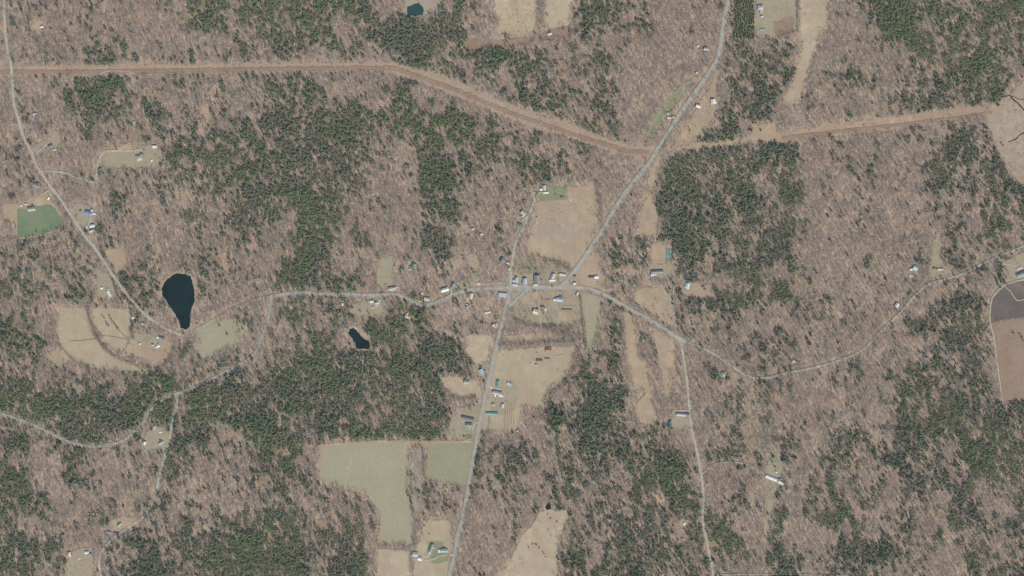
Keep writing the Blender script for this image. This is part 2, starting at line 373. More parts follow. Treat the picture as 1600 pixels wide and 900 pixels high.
F('field','narrow tan glade running down to the tennis court','tan',[(1022,245),(1037,243),(1034,258),(1027,278),(1021,298),(1019,310),(1024,322),(1030,335),(1028,371),(1008,372),(990,369),(997,350),(1002,330),(1006,315),(1013,305),(1012,285),(1015,262)],1,lm='the narrow glade')
F('field','square dry lawn beside the tennis court','tan',[(1016,381),(1038,378),(1040,411),(1018,411)],1,lm='the tennis court')
F('lawn','rough lawn round the big grey house','lawn',[(1012,412),(1050,412),(1058,425),(1046,440),(1020,442),(1012,432)],1.5,.12)
F('ground_patch','reddish bare patch east of the light blue house','rust',[(1062,440),(1090,440),(1112,446),(1115,462),(1092,470),(1065,462)],2,.05)
F('field','large dry pasture north of the village','tan',[(840,315),(886,311),(887,291),(915,289),(929,279),(931,307),(934,335),(936,352),(920,381),(905,408),(896,418),(867,408),(837,404),(822,398),(824,380),(830,362),(836,345)],.9,lm='the big village pasture')
F('field','darker worn middle of the large dry pasture','marsh',[(838,345),(870,340),(905,346),(931,345),(928,362),(905,372),(860,378),(832,370)],3)
F('lawn','green lawn of the house on the pasture corner','lawngreen',[(844,291),(882,291),(886,312),(842,315)],.8,.02)
F('lawn','village gardens north of the street','lawn',[(803,404),(822,401),(867,411),(894,420),(884,440),(872,447),(803,447)],1,.26,lm='the crossroads')
F('field','tan triangle east of the road fork','tan',[(908,408),(930,393),(941,402),(936,420),(950,435),(946,447),(934,450),(893,446),(899,425)],1,.03,lm='the road fork')
raster([(806,403),(822,400),(867,411),(893,420),(888,427),(806,426)], .8)
F('lawn','grass tip between the cut-off road and the south road','lawn',[(800,456),(822,455),(812,463),(797,474)],.4,.05)
F('lawn','village gardens south of the street','lawn',[(815,456),(905,453),(911,470),(913,500),(896,510),(860,508),(800,506),(795,500),(803,474)],1,.20,lm='the south village gardens')
F('field','tan plots behind the south village gardens','tan',[(824,457),(868,456),(866,468),(842,476),(812,474)],1,.06)
F('field','round tan plot in the south village gardens','tan',[(873,488),(890,488),(888,502),(870,504)],1)
F('field','narrow green tongue of field below the street bend','hay',[(907,455),(940,464),(940,495),(932,522),(922,546),(916,543),(914,505),(909,475)],.7,lm='the green tongue of field')
F('field','thin tan strip between two hedges','tan',[(788,525),(848,519),(850,531),(808,535),(792,536)],1)
F('field','broad tan farm field with the red roofed barns','tanrows',[(778,547),(820,544),(850,541),(901,541),(898,560),(890,580),(872,600),(858,606),(851,625),(843,644),(830,636),(818,634),(813,650),(810,675),(790,678),(753,675),(757,640),(764,600),(771,570)],.9,lm='the red roofed barns')
F('lawn','greenish yard of the green roofed farm','lawn',[(776,592),(800,592),(812,610),(806,640),(778,650),(766,648),(770,618)],1.5,.01)
F('field','pale rectangular field beside the south road','pale',[(730,523),(772,522),(770,538),(765,560),(757,572),(745,568),(732,562),(729,545)],.8,lm='the pale rectangular field')
F('lawn','small garden of the pale blue roofed house','lawn',[(742,568),(762,562),(760,592),(745,590)],1,.05)
F('field','bleached oval field west of the south road','pale',[(688,590),(705,586),(725,592),(755,596),(750,622),(735,619),(718,621),(702,613),(692,603)],1,lm='the bleached oval field')
F('lawn','lawn of the long dark roofed sheds','lawn',[(712,637),(748,634),(745,682),(700,682),(704,655)],1,.02,lm='the long dark sheds')
F('field','dry margin round the big hayfields','tan',[(499,693),(590,687),(741,688),(738,692),(668,700),(640,698),(636,765),(580,790),(575,772),(505,757),(498,742)],.7)
F('field','large T shaped greenish hayfield','hay',[(503,698),(590,692),(632,691),(637,700),(636,740),(635,762),(641,782),(645,800),(645,852),(600,848),(588,845),(593,815),(591,800),(584,780),(576,770),(556,763),(535,760),(520,756),(507,752),(501,740)],.5,lm='the T shaped hayfield')
F('field','striped green hayfield beside the south road','hay2',[(668,693),(741,692),(738,715),(730,752),(727,763),(700,757),(676,752),(664,748),(666,718)],.5,lm='the striped hayfield')
F('clearing','scrubby island between the two hayfields','shoulder',[(641,700),(662,700),(664,750),(655,800),(647,800),(640,765)],1,.42)
F('field','tan field at the bottom edge','pale',[(590,857),(642,860),(641,960),(584,960)],.7,lm='the bottom tan field')
F('field','tan paddocks round the south farmyard','tanrows',[(662,812),(700,812),(709,818),(706,850),(701,875),(695,960),(645,960),(646,868),(655,845)],1,.01,lm='the south farmyard')
F('lawn','green garden of the south farmyard','lawngreen',[(668,846),(690,846),(700,858),(698,878),(676,880),(670,868)],1.5,.03)
F('clearing','brown glade west of the bottom hayfield','brown',[(495,812),(512,809),(515,828),(500,829)],1.2)
F('field','tan ribbon field with a bulb end','tan',[(972,488),(984,488),(992,505),(994,530),(996,552),(1006,565),(1012,570),(1015,600),(1022,632),(1031,662),(1015,664),(1000,660),(992,645),(994,630),(1008,613),(1004,606),(990,609),(985,580),(979,545),(976,515)],.9,lm='the ribbon field')
F('field','forked tan field beside the road junction','tan',[(1006,505),(1030,519),(1054,531),(1057,545),(1055,570),(1063,620),(1058,626),(1053,580),(1047,582),(1046,625),(1038,624),(1034,585),(1028,565),(1026,545),(1018,520)],.9,lm='the forked field')
F('lawn','yard of the long grey ranch house','lawn',[(1048,640),(1076,639),(1078,664),(1071,675),(1050,674)],1.3,.08)
F('field','tan hillside lawn above the road junction','tan',[(992,455),(1015,447),(1040,452),(1050,475),(1056,515),(1040,508),(1015,490),(998,478),(990,470)],1.2,.05,lm='the pale winding driveway')
F('clearing','reedy tan marsh at the north east edge','marsh',[(1690,118),(1600,118),(1592,135),(1575,147),(1560,158),(1545,166),(1538,176),(1540,190),(1549,212),(1557,235),(1572,262),(1590,285),(1600,292),(1690,300)],2,.03,lm='the marsh')
F('field','dark tilled field at the east edge','plough',[(1690,430),(1600,438),(1585,442),(1570,448),(1558,458),(1551,470),(1548,485),(1548,503),(1570,500),(1600,495),(1690,490)],.5,lm='the dark tilled field')
F('field','brown stubble field below the dark tilled field','brown',[(1549,504),(1570,501),(1600,496),(1690,490),(1690,626),(1600,627),(1568,632),(1563,600),(1558,560),(1552,520)],.7,.004,lm='the brown stubble field')
F('lawn','lawn at the east edge with the grey building','lawn',[(1562,412),(1580,402),(1600,393),(1690,370),(1690,432),(1600,434),(1580,438),(1574,425)],.8,.02,lm='the grey building at the east edge')
F('lawn','narrow garden glade in the east woods','lawn',[(1462,362),(1474,362),(1470,395),(1472,410),(1486,420),(1490,432),(1455,437),(1452,415),(1456,390)],1.5,.10,lm='the narrow garden glade')
F('field','bowl shaped tan field at the bottom','pale',[(840,801),(856,795),(872,797),(890,797),(888,812),(878,838),(871,850),(872,880),(876,960),(760,960),(778,895),(792,885),(808,852),(818,832),(832,820)],1,.015,lm='the bowl shaped field')
F('clearing','grassy ride round the long white barn','lawn',[(1203,700),(1224,712),(1226,738),(1214,768),(1210,790),(1203,825),(1198,862),(1190,850),(1192,800),(1195,770),(1188,747),(1196,735)],2,.22,lm='the long white barn')
F('clearing','small pocket clearing in the southern pines','dirt',[(1024,772),(1037,770),(1038,785),(1030,792),(1024,784)],1.2,.35)
F('clearing','hidden pale clearing with a white shed','lawn',[(1060,812),(1076,808),(1078,825),(1064,828)],1.2,.04,lm='the hidden white shed')
F('lawn','front yard of the south west houses','lawn',[(103,862),(125,857),(146,853),(148,875),(144,960),(100,960),(104,880)],1.2,.02,lm='the south west houses')
F('lawn','sloping yard above the south west lane','tan',[(170,816),(190,806),(216,808),(206,819),(190,829),(174,833)],1.5,.03)
F('lawn','yard of the houses west of the dirt lane','lawn',[(222,694),(228,676),(240,664),(258,668),(266,682),(263,700),(245,706),(226,706)],1.5,.05,lm='the dirt lane yard')
F('lawn','grass behind the pond side cottages','lawn',[(548,476),(575,468),(600,468),(610,485),(595,498),(560,498),(544,492)],1.6,.10,lm='the small village pond')
F('field','pale grass glade north of the village lane','lawn',[(590,404),(618,400),(616,425),(612,445),(600,450),(586,445),(588,425)],1.4,.01,lm='the pale grass glade')
F('clearing','orange soil bank beside the bent driveway','dirt',[(185,228),(205,220),(210,230),(200,236),(180,237)],1.5,.05)
F('clearing','tan glade south of the bent row of pines','dirt',[(340,395),(355,393),(362,410),(360,428),(348,428),(342,412)],1.8,.4)
F('clearing','tan bank round the large pond','marsh',[(250,440),(262,430),(277,421),(298,426),(308,440),(310,470),(304,490),(302,512),(296,520),(280,518),(270,500),(256,478),(247,462)],2.2,.28,lm='the large pond')
F('clearing','tan bank round the village pond','marsh',[(538,512),(552,506),(566,514),(580,528),(584,545),(575,552),(552,550),(545,535),(536,522)],2,.12)
raster([(362,500),(388,510),(388,530),(366,542),(362,528),(372,518)], .3)
F('lawn','village back gardens west of the crossroads','lawn',[(728,400),(745,395),(752,420),(748,440),(790,440),(796,400),(780,392),(794,380),(800,445),(700,452),(715,440),(735,432)],1.5,.35)
F('lawn','roadside lawn of the white roofed villa','lawngreen',[(690,462),(712,455),(716,448),(700,450),(690,456)],.8,.02)
raster([(800,482),(835,478),(832,500),(806,506),(796,500)], .5); raster([(848,476),(866,474),(866,482),(848,484)], .5); raster([(955,425),(975,425),(985,445),(955,455)], .9)
# further openings drawn only as thinner woodland
for px_, py_, rx, ry, pr in [(275,330,60,60,.8),(590,260,50,60,.85),(1000,130,80,60,.9),(770,840,35,60,.8),(730,480,50,25,.45),(720,425,60,22,.55),(640,430,30,25,.7),(840,455,30,8,.3),(985,415,25,25,.75),(60,310,20,12,.4),(1090,600,20,60,.8),(1290,700,60,80,.92),(350,780,70,40,.85),(960,470,20,15,.6)]:
    Y, X = np.mgrid[0:PH, 0:PW]; e = ((X+PX0-px_)/rx)**2+((Y+PY0-py_)/ry)**2 < 1
    OPEN[e] = np.minimum(OPEN[e], pr)
# water
def pond(label, poly, mat=None, lm=None):
    return field('pond', label, mat or M_WATER, poly, .75, lm=lm)
pond('large dark teardrop pond narrowing to the south',[(277,427),(290,428),(298,432),(301,442),(304,455),(304,470),(299,485),(298,498),(297,510),(290,515),(282,512),(277,497),(265,477),(254,462),(253,450),(256,444),(262,435)])
pond('dark boot shaped village pond',[(544,520),(546,514),(552,512),(557,516),(565,526),(575,532),(579,540),(575,545),(557,545),(554,535)])
pond('small square green farm pond',[(636,12),(645,8),(655,4),(660,11),(662,17),(659,24),(636,25)], M_WATER2)
pond('tiny dark tear shaped pool above the bowl shaped field',[(857,783),(861,790),(861,795),(856,797),(852,794),(854,789)])
# ditches, stream, hedge bases
for k, P in enumerate([[(184,514),(192,522),(202,531)],[(202,531),(197,543),(191,552)],[(108,533),(130,532),(150,529)],[(152,524),(175,526),(202,531)]]):
    ribbon('ditch', 'green drainage ditch in the western fields', 'ditch', P, 4 if k < 2 else 2.2, .3)
ribbon('stream','dark winding stream through the marsh',M_WATER,[(1560,152),(1572,150),(1578,149),(1582,155),(1592,163),(1600,172),(1620,190)],3.6,.5)
ribbon('stream','thin dark channel at the marsh edge',M_WATER,[(1620,200),(1600,207),(1592,212),(1588,217),(1575,222)],2.6,.5)
ribbon('stream','thin dark brook in the marsh',M_WATER,[(1578,149),(1590,154),(1600,156)],2.0,.5)

ribbon('track', 'reddish mown middle of the western cut strip', 'brown', [(-90,113),(60,113),(200,112),(330,110),(450,108),(600,107),(625,110),(660,122),(720,144),(790,174),(850,195),(920,218),(980,236),(1015,238)], 13, .35)
ribbon('track', 'reddish mown middle of the eastern cut strip', 'brown', [(1222,216),(1300,207),(1400,196),(1500,184),(1550,176)], 10, .4)
ribbon('track', 'thin pale wheel track along the western cut strip', 'gravel', [(100,118),(145,118.5),(154,117),(163,113),(172,111),(190,111),(205,113),(215,116),(260,116)], 1.8, .3)
# ------------------------------------------------------------------ roads
R1=[(1140,-90),(1138,0),(1132,30),(1128,60),(1122,90),(1110,112),(1090,140),(1065,175),(1040,215),(1032,227),(1015,255),(990,285),(965,320),(945,355),(925,385),(905,415),(890,435),(884,448)]
R2=[(424,463),(450,460),(475,458),(500,460),(540,461),(580,462),(600,461),(620,461),(635,467),(650,475),(662,478),(675,476),(690,469),(705,463),(722,456),(740,453),(770,451),(800,449),(830,449),(860,449),(884,450),(910,450),(925,453),(945,461),(970,475),(990,487),(1015,500),(1040,516),(1060,528),(1072,536)]
R3=[(1062,530),(1065,540),(1068,560),(1073,590),(1076,620),(1078,650),(1082,675),(1090,710),(1096,745),(1100,780),(1098,810),(1103,840),(1108,865),(1115,900),(1125,990)]
R4=[(1068,534),(1090,541),(1115,553),(1135,567),(1155,580),(1175,590),(1200,590),(1235,582),(1265,576),(1300,567),(1330,556),(1350,545),(1370,525),(1390,505),(1410,485),(1430,462),(1450,445),(1475,437),(1500,430),(1530,415),(1555,403),(1580,393),(1600,385),(1690,360)]
R5=[(798,449),(795,465),(792,478),(787,500),(780,525),(773,555),(765,590),(757,625),(750,660),(743,700),(735,745),(727,790),(718,830),(710,870),(703,900),(690,990)]
R6=[(798,447),(799,425),(802,400),(806,380),(817,358),(827,335),(835,312),(832,300)]
R7=[(828,450),(815,460),(803,472),(792,481)]
R8=[(424,463),(423,480),(417,505),(410,525),(403,545),(390,560),(370,572),(345,585),(320,598),(295,610),(280,614),(265,620),(245,632),(232,645),(225,660),(210,675),(190,690),(165,696),(140,698),(115,693),(90,683),(60,668),(30,656),(0,646),(-90,620)]
R9=[(424,463),(400,468),(370,480),(345,493),(320,508),(300,518),(287,525)]
R9b=[(287,525),(262,515),(245,505),(225,490),(208,472),(195,455),(180,435),(165,412),(150,390),(135,372),(120,350),(107,330),(95,312),(80,293),(68,275),(58,260),(48,235),(38,215),(30,190),(22,160),(20,130),(17,100),(12,75),(8,40),(7,0),(5,-90)]
R10=[(281,612),(275,640),(268,670),(265,690),(257,715),(250,740),(245,765),(238,785),(228,803),(215,815),(195,828),(175,843),(165,855),(158,865),(155,885),(158,900),(160,990)]
def road(pts, label, w, surf, shoulder=0, clear=4.0, line=False, jit=.06):
    if shoulder: ribbon('verge', 'dusty verge under the '+label, 'shoulder', pts, w+shoulder, .22)
    o = ribbon('road', label, surf, pts, w, jit, clear=clear)
    if line:
        ribbon('road_marking', 'yellow centre line on the '+label, M_PAINT, pts, .35, 0)
    return o
road(R9, 'shaded lane past the foot of the large pond', 5.5, 'shoulder', 3, 2.1)
road(R10,'dirt lane running south in the south west', 6.5, 'gravel', 4, 2.8, jit=.15)
road(R4, 'faint gravel road climbing through the east woods', 5.5, 'gravel', 4, 1.7, jit=.2)
road(R6, 'gravel lane north from the crossroads', 7.0, 'gravel', 4, 3.2)
road(R9b,'grey road running north west past the green field', 7.0, 'gravel', 3.5, 2.9)
road(R8, 'grey road curving through the south west pines', 6.5, M_ASPH, 4, 3.6)
road(R3, 'pale road south from the east junction', 6.5, 'gravel', 4, 3.3)
road(R5, 'asphalt road running south from the crossroads', 9.0, M_ASPH, 8, 4.6)
road(R7, 'short diagonal cut-off road at the crossroads', 7.5, M_ASPH, 3, 3.2)
road(R1, 'wide asphalt road running north east from the fork', 11.0, M_ASPH, 7, 4.6, line=True)
road(R2, 'village main street running east and west', 9.5, M_ASPH, 6, 4.0, line=True)
field('pavement','triangle of asphalt at the road fork',M_ASPH,[(870,447),(880,440),(889,430),(894,436),(891,444),(900,447),(884,452)],.2)
field('pavement','asphalt triangle at the crossroads',M_ASPH,[(793,453),(797,445),(803,446),(825,446),(830,451),(818,457),(806,453),(796,462)],.2)
field('pavement','gravel triangle at the east road junction',FM['gravel'],[(1052,525),(1062,527),(1075,535),(1066,541),(1062,536)],.2)
for lab, P, w, c in [
 ('driveway of the dark roofed house',[(50,250),(58,240),(72,226),(80,222)],4,1.8),
 ('long hooked driveway',[(66,268),(80,268),(100,270),(120,277),(148,285),(151,276),(153,255),(160,240),(170,236),(200,236),(222,234)],7.5,2.6),
 ('short driveway in the north west woods',[(39,207),(46,200),(51,188),(54,179)],4,1.8),
 ('dirt track to the north west cabin',[(19,86),(30,74),(45,58),(60,48)],4,1.6),
 ('farm track past the pale barn',[(78,297),(68,302),(58,310),(52,318)],4,1.6),
 ('pale winding driveway of the big grey house',[(1008,424),(1011,438),(1020,446),(1032,448),(1040,458),(1049,468),(1051,480),(1055,500),(1058,522)],3.6,1.6),
 ('spur of the pale winding driveway',[(1052,448),(1052,470)],3.6,1.6),
 ('faint drive to the long white barn',[(1097,742),(1105,732),(1118,724),(1140,722),(1162,724),(1180,731),(1196,742),(1206,745)],4,1.2),
 ('drive into the south farmyard',[(710,866),(700,867),(686,869),(676,874),(664,875),(656,871)],4,1.6),
 ('drive to the grey building at the east edge',[(1564,412),(1585,415),(1600,420),(1680,430)],4,1.5),
 ('pale farm track round the dark tilled field',[(1680,430),(1600,437),(1580,442),(1568,446),(1557,456),(1550,466),(1547,482),(1547,503),(1553,530),(1558,570),(1563,605),(1567,632)],4.5,1.6),
 ('pale track crossing the dark tilled field',[(1568,446),(1578,455),(1584,464),(1590,470),(1600,468),(1680,458)],2.6,1),
 ('drive of the long grey ranch house',[(1078,643),(1070,641),(1058,642)],4,1.5),
 ('gravel lane along the bottom edge',[(1118,898),(1200,897),(1300,899),(1420,905)],4,1.6),
 ('worn path down the corridor scrub',[(845,176),(848,188),(840,198),(850,206)],2.5,1),
 ('drive of the white roofed villa',[(706,462),(705,452),(706,446)],5,1.2),
 ('drive between the south village gardens',[(843,455),(842,475),(843,490),(846,512)],4,1.2),
 ('white gravel bar across the south lawn',[(880,479),(896,478)],2.4,1),
 ('farm lane in the curved field yard',[(655,300),(656,300.5)],.5,.1),
 ('woodland track through the far south pines',[(868,830),(880,860)],2,.5),
 ('yard drive of the green roofed farm',[(762,603),(770,605),(782,608)],5,1.3),
 ('yard drive of the long dark sheds',[(750,662),(742,660),(738,672)],5,1.3),
 ('drive to the red roofed barns',[(868,557),(880,555)],3,1),
 ('drive of the house on the pasture corner',[(834,301),(842,302),(848,300)],4,1.3),
 ('yard of the grey and white lane house',[(828,336),(822,340),(815,345)],6,1.8),
 ('gravel drive of the blue roofed house',[(143,338),(139,350),(134,356)],5,1.3)]:
    if lab.startswith('farm lane in') : continue
    ribbon('driveway', lab, 'gravel', P, w, .2, clear=c, seed=len(lab))
def house_clear(px, py, r): raster_line([(px, py), (px+.1, py)], r)

# ------------------------------------------------------------------ buildings
RC = {'white':(.57,.57,.55),'grey':(.33,.33,.34),'dark':(.10,.105,.115),'slate':(.20,.21,.235),'blue':(.14,.20,.38),'teal':(.13,.26,.23),
 'paleblue':(.32,.38,.40),'palegreen':(.28,.33,.29),'green':(.15,.24,.19),'red':(.30,.14,.12),'tan':(.52,.44,.32),'brown':(.20,.13,.10),'cyan':(.40,.56,.60),
 'pink':(.60,.46,.42),'lilac':(.44,.42,.47),'darkteal':(.06,.13,.14),'silver':(.39,.39,.385)}
def roofmat(n):
    m, t, b = newmat(n+'_roofing', .6, .3); c0 = RC[n]
    tc = N(t, 'ShaderNodeTexCoord')
    w = N(t, 'ShaderNodeTexWave'); w.inputs['Scale'].default_value = 1.2; t.links.new(tc.outputs['Object'], w.inputs['Vector'])
    c = mixc(t, noise(t, tc.outputs['Object'], .5, 4), c0, tuple(v*.78 for v in c0))
    c = mixc(t, math_(t, 'MULTIPLY', w.outputs[1], .2), c, tuple(v*.7 for v in c0))
    t.links.new(c, b.inputs['Base Color']); return m
RM = {n: roofmat(n) for n in RC}
WM = {'white':plain('white_clapboard',(.72,.71,.68)),'grey':plain('grey_clapboard',(.40,.40,.40)),'tan':plain('tan_siding',(.48,.40,.30)),
 'red':plain('red_boards',(.36,.09,.07)),'brown':plain('brown_boards',(.18,.12,.09)),'blue':plain('blue_siding',(.28,.36,.44))}
M_GLASS = plain('window_glass',(.05,.07,.09),.1,.5); M_DOOR = plain('painted_door',(.16,.10,.08)); M_BRICK = plain('chimney_brick',(.30,.13,.09))
M_TRIM = plain('white_trim',(.74,.74,.72))
def gable(mb, L, Wd, h, rise, ov=.6, th=.3, cx=0, cy=0, rot=False):
    """roof shell: ridge along local x"""
    a, b = L/2+ov, Wd/2+ov; e = -rise*ov/(Wd/2)
    prof = [(-b, h+e), (0, h+rise), (b, h+e), (b, h+e-th), (0, h+rise-th), (-b, h+e-th)]
    v = [(s*a, y, z) for s in (-1, 1) for y, z in prof]
    if rot: v = [(y, -x, z) for x, y, z in v]
    v = [(x+cx, y+cy, z) for x, y, z in v]
    f = [(i, (i+1) % 6, 6+(i+1) % 6, 6+i) for i in range(6)]
    f = [q[::-1] for q in f]
    f += [(0,1,4,5), (1,2,3,4), (11,10,7,6), (10,9,8,7)]
    mb.add(v, f)
def hip(mb, L, Wd, h, rise, ov=.6):
    a, b = L/2+ov, Wd/2+ov; r_ = max(.3, a-b)
    v = [(-a,-b,h),(a,-b,h),(a,b,h),(-a,b,h),(-r_,0,h+rise),(r_,0,h+rise)]
    mb.add(v, [(0,1,5,4),(1,2,5),(2,3,4,5),(3,0,4),(3,2,1,0)])
def gwall(mb, L, Wd, h, rise, cx=0, cy=0, rot=False):
    a, b = L/2, Wd/2; r_ = rise-.32
    v = [(s*a, y, z) for s in (-1, 1) for y, z in ((-b,0),(b,0),(b,h-.05),(0,h+r_),(-b,h-.05))]
    if rot: v = [(y, -x, z) for x, y, z in v]
    v = [(x+cx, y+cy, z) for x, y, z in v]
    mb.add(v, [(0,4,3,2,1)[::-1],(5,6,7,8,9),(0,1,6,5)[::-1],(1,2,7,6)[::-1],(4,0,5,9)[::-1]])
def building(px, py, L, Wd, ang, roof, wall, label, cat='house', name=None, style='gable', wing=None, chim=1, h=None, pitch=.55, wins=True):
    """L, Wd in metres (L along the ridge); ang degrees anticlockwise of image x; wing = (side, offset, length, width, roof colour)"""
    nm = name or {'house':'house','barn':'barn','shed':'shed','garage':'garage'}.get(cat, cat.replace(' ', '_'))
    h = h or (5.4 if cat == 'house' and Wd > 7 else 2.6 if cat == 'shed' else 4.2)
    rise = Wd/2*pitch
    e = empty(nm, (*W(px, py), 0), R(ang)); tag(e, label, cat)
    wb = MB(); rb = MB()
    if style == 'gable': gwall(wb, L, Wd, h, rise); gable(rb, L, Wd, h, rise)
    elif style == 'hip': wb.box(-L/2, L/2, -Wd/2, Wd/2, 0, h-.01); hip(rb, L, Wd, h, rise)
    else:
        wb.box(-L/2, L/2, -Wd/2, Wd/2, 0, h); rb.box(-L/2-.3, L/2+.3, -Wd/2-.3, Wd/2+.3, h+.003, h+.35)
        rb.box(-L/2+1, -L/2+2.6, -1, 1, h+.353, h+1.3)
    wb.build('wall', WM[wall], e); ro = rb.build('roof', RM[roof], e)
    if wing:
        sd_, off, wl, ww, wr = wing; w2 = MB(); r2 = MB(); hh = h*.72; rr = ww/2*pitch
        cy = sd_*(Wd/2+wl/2-.4)
        gwall(w2, wl, ww, hh, rr, off, cy, True); gable(r2, wl+.0, ww, hh, rr, .4, .25, off, cy, True)
        w2.build('wing_wall', WM[wall], e); r2.build('wing_roof', RM[wr], e)
    if chim and style != 'flat':
        for k in range(chim):
            c = MB(); cx = (-1)**k*L*.27
            c.box(cx-.5, cx+.5, -.5, .5, h+rise*.5, h+rise+1.3); c.box(cx-.62, cx+.62, -.62, .62, h+rise+1.303, h+rise+1.5)
            c.build('chimney', M_BRICK, ro)
    d = MB()
    if cat in ('barn', 'garage'): d.box(L/2+.003, L/2+.12, -min(2, Wd*.3), min(2, Wd*.3), .05, min(3.2, h-.5))
    else: d.box(-.5, .5, -Wd/2-.12, -Wd/2-.003, .15, 2.25)
    d.build('door', M_DOOR if wall != 'red' else M_TRIM, e)
    if wins and L > 7:
        g = None; n = max(1, int(L/5))
        for s_ in (-1, 1):
            for k in range(n):
                x = -L/2+(k+.5)*L/n
                if s_ < 0 and abs(x) < 1.3: x += 2.2
                if g is None:
                    g = MB(); g.box(-.5, .5, -.05, .05, 0, 1.4); o = g.build('window', M_GLASS, e); g = o
                else: o = bpy.data.objects.new('window', g.data); COL.objects.link(o); o.parent = e
                o.location = (x, s_*(Wd/2+.055), 1.1)
    house_clear(px, py, max(L, Wd)/4+.75+ (wing[2]/3 if wing else 0))
    return e
B = building
NS = 90
B(66,42,9,6,20,'white','white','small white roofed cabin alone in the far north west clearing','cabin')
B(55,178,11,6,10,'silver','brown','small house with silver roof at the end of the short woodland driveway',wing=(-1,3,5,4,'dark'))
B(210,191,7,5,0,'silver','grey','tiny silver roofed shed alone in the woods below the western cut strip','shed')
B(79,228,13,8,25,'dark','brown','dark roofed house with a jutting wing off the small pale clearing',wing=(-1,3,6,6,'grey'))
B(85,234,8,5,10,'white','white','bright white shed just below the dark roofed house','shed',chim=0)
B(218,247,19,17,15,'palegreen','grey','large squarish hip roofed house in the hooked driveway lot',style='hip',h=5)
B(222,241,8,5,-20,'brown','grey','brown roofed garage touching the large hip roofed house','garage',chim=0)
B(242,229,13,7,0,'white','white','white house at the end of the hooked driveway',wing=(-1,-4,6,5,'silver'))
B(237,251,6,5,70,'white','white','little white shed standing out in the hooked driveway lawn','shed',chim=0)
B(57,290,15,11,-25,'slate','grey','slate roofed house in the trees north of the green field',wing=(1,2,6,6,'dark'))
B(76,310,9,5,55,'white','white','white shed on the north east corner of the green field','shed',chim=0)
B(50,327,23,11,8,'palegreen','grey','pale green roofed barn on the top edge of the green field','barn',chim=0,h=6,wing=(1,4,7,6,'dark'))
B(41,319,9,5,0,'silver','grey','silver shed behind the pale green roofed barn','shed',chim=0)
B(34,321,6,4,0,'pink','red','small pinkish red shed west of the pale green roofed barn','shed',chim=0)
B(139,333,19,12,-20,'blue','white','bright blue roofed house east of the north west road',wing=(1,5,8,7,'paleblue'),h=5.5)
B(148,334,9,5,-10,'white','white','white outbuilding against the east end of the blue roofed house','shed',chim=0)
B(126,329,7,4,10,'darkteal','brown','dark little shed west of the blue roofed house','shed',chim=0)
B(145,353,14,9,10,'white','white','white house below the blue roofed house',wing=(-1,-3,8,7,'dark'))
B(143,361,11,7,20,'silver','white','silver roofed garage south of the white house below the blue one','garage',chim=0)
B(171,459,20,7,-62,'white','white','long bright white building on its own grass plot west of the road','barn',chim=0)
B(169,452,6,5,-20,'silver','white','small silver shed at the north end of the long white building','shed',chim=0)
B(159,450,7,6,20,'white','white','white shed west of the long white building','shed',chim=0)
B(208,496,9,8,10,'white','white','white shed at the north east corner of the wedge shaped field','shed',chim=0)
B(224,506,9,7,-20,'silver','tan','small pale cottage beside the road below the large pond','cottage')
B(247,527,6,6,0,'white','white','white shed next to the slate farmhouse in the paddocks','shed',chim=0)
B(253,529,12,9,-25,'slate','grey','slate roofed farmhouse at the top of the fenced paddocks')
B(247,541,12,6,25,'white','white','white sheep shed in the middle of the fenced paddocks','shed',chim=0,wing=(1,2,4,4,'silver'))
B(239,539,6,5,0,'grey','grey','small grey hut in the fenced paddocks','hut',chim=0)
B(219,537,5,4,0,'white','white','tiny white pump house at the western end of the paddocks','shed',chim=0)
B(226,692,9,8,60,'white','white','white house in the yard west of the dirt lane')
B(252,692,16,7,30,'palegreen','grey','pale green roofed house beside the dirt lane',wing=(1,2,7,6,'dark'))
B(251,675,6,4,0,'white','white','small white shed north of the houses by the dirt lane','shed',chim=0)
B(241,668,10,7,70,'grey','brown','grey roofed shed half in the pines above the dirt lane yard','shed',chim=0)
B(187,820,14,6,45,'palegreen','grey','pale green roofed house above the south west lane',wing=(1,0,5,5,'dark'))
B(171,832,13,6,-8,'grey','brown','grey roofed house at the west end of the south west lane yard')
B(180,832,10,5,0,'dark','brown','dark roofed shed in the south west lane yard','shed',chim=0)
B(109,866,12,8,NS,'pink','white','pinkish white roofed house in the far south west',wing=(-1,-2,4,5,'red'))
B(136,863,13,7,10,'white','white','white roofed house with long shadow in the far south west')
B(141,866,11,7,5,'blue','white','blue roofed garage beside the white house in the far south west','garage',chim=0)
B(647,416,15,13,75,'green','grey','green roofed house with dark eaves in the woods north of the lane',wing=(-1,2,7,7,'palegreen'))
B(640,421,5,4,0,'white','white','tiny white shed beside the green roofed woodland house','shed',chim=0)
B(613,451,21,9,8,'silver','white','long silver roofed house below the pale grass glade')
B(620,449,5,5,0,'white','white','small white shed at the east end of the long silver roofed house','shed',chim=0)
B(581,471,11,6,5,'white','white','white cottage nearest the lane north of the village pond','cottage')
B(588,476,13,9,-70,'silver','white','silver roofed house south of the white lane cottage',wing=(1,-3,5,6,'white'))
B(583,480,8,6,10,'palegreen','white','pale green shed behind the silver roofed lane house','shed',chim=0)
B(535,476,7,5,NS,'white','white','small white roofed cabin in the pines west of the village pond','cabin',chim=0)
B(637,495,16,10,-15,'tan','tan','tan roofed house among conifers south of the lane bend',wing=(1,-3,5,5,'white'))
B(667,467,17,9,-8,'paleblue','white','pale blue roofed house inside the lane bend')
B(660,458,5,5,0,'white','white','little white shed north of the pale blue roofed house','shed',chim=0)
B(653,486,6,4,20,'silver','white','tiny silver shed below the lane bend','shed',chim=0)
B(695,453,24,11,18,'white','white','brilliant white roofed villa north of the village lane',h=6)
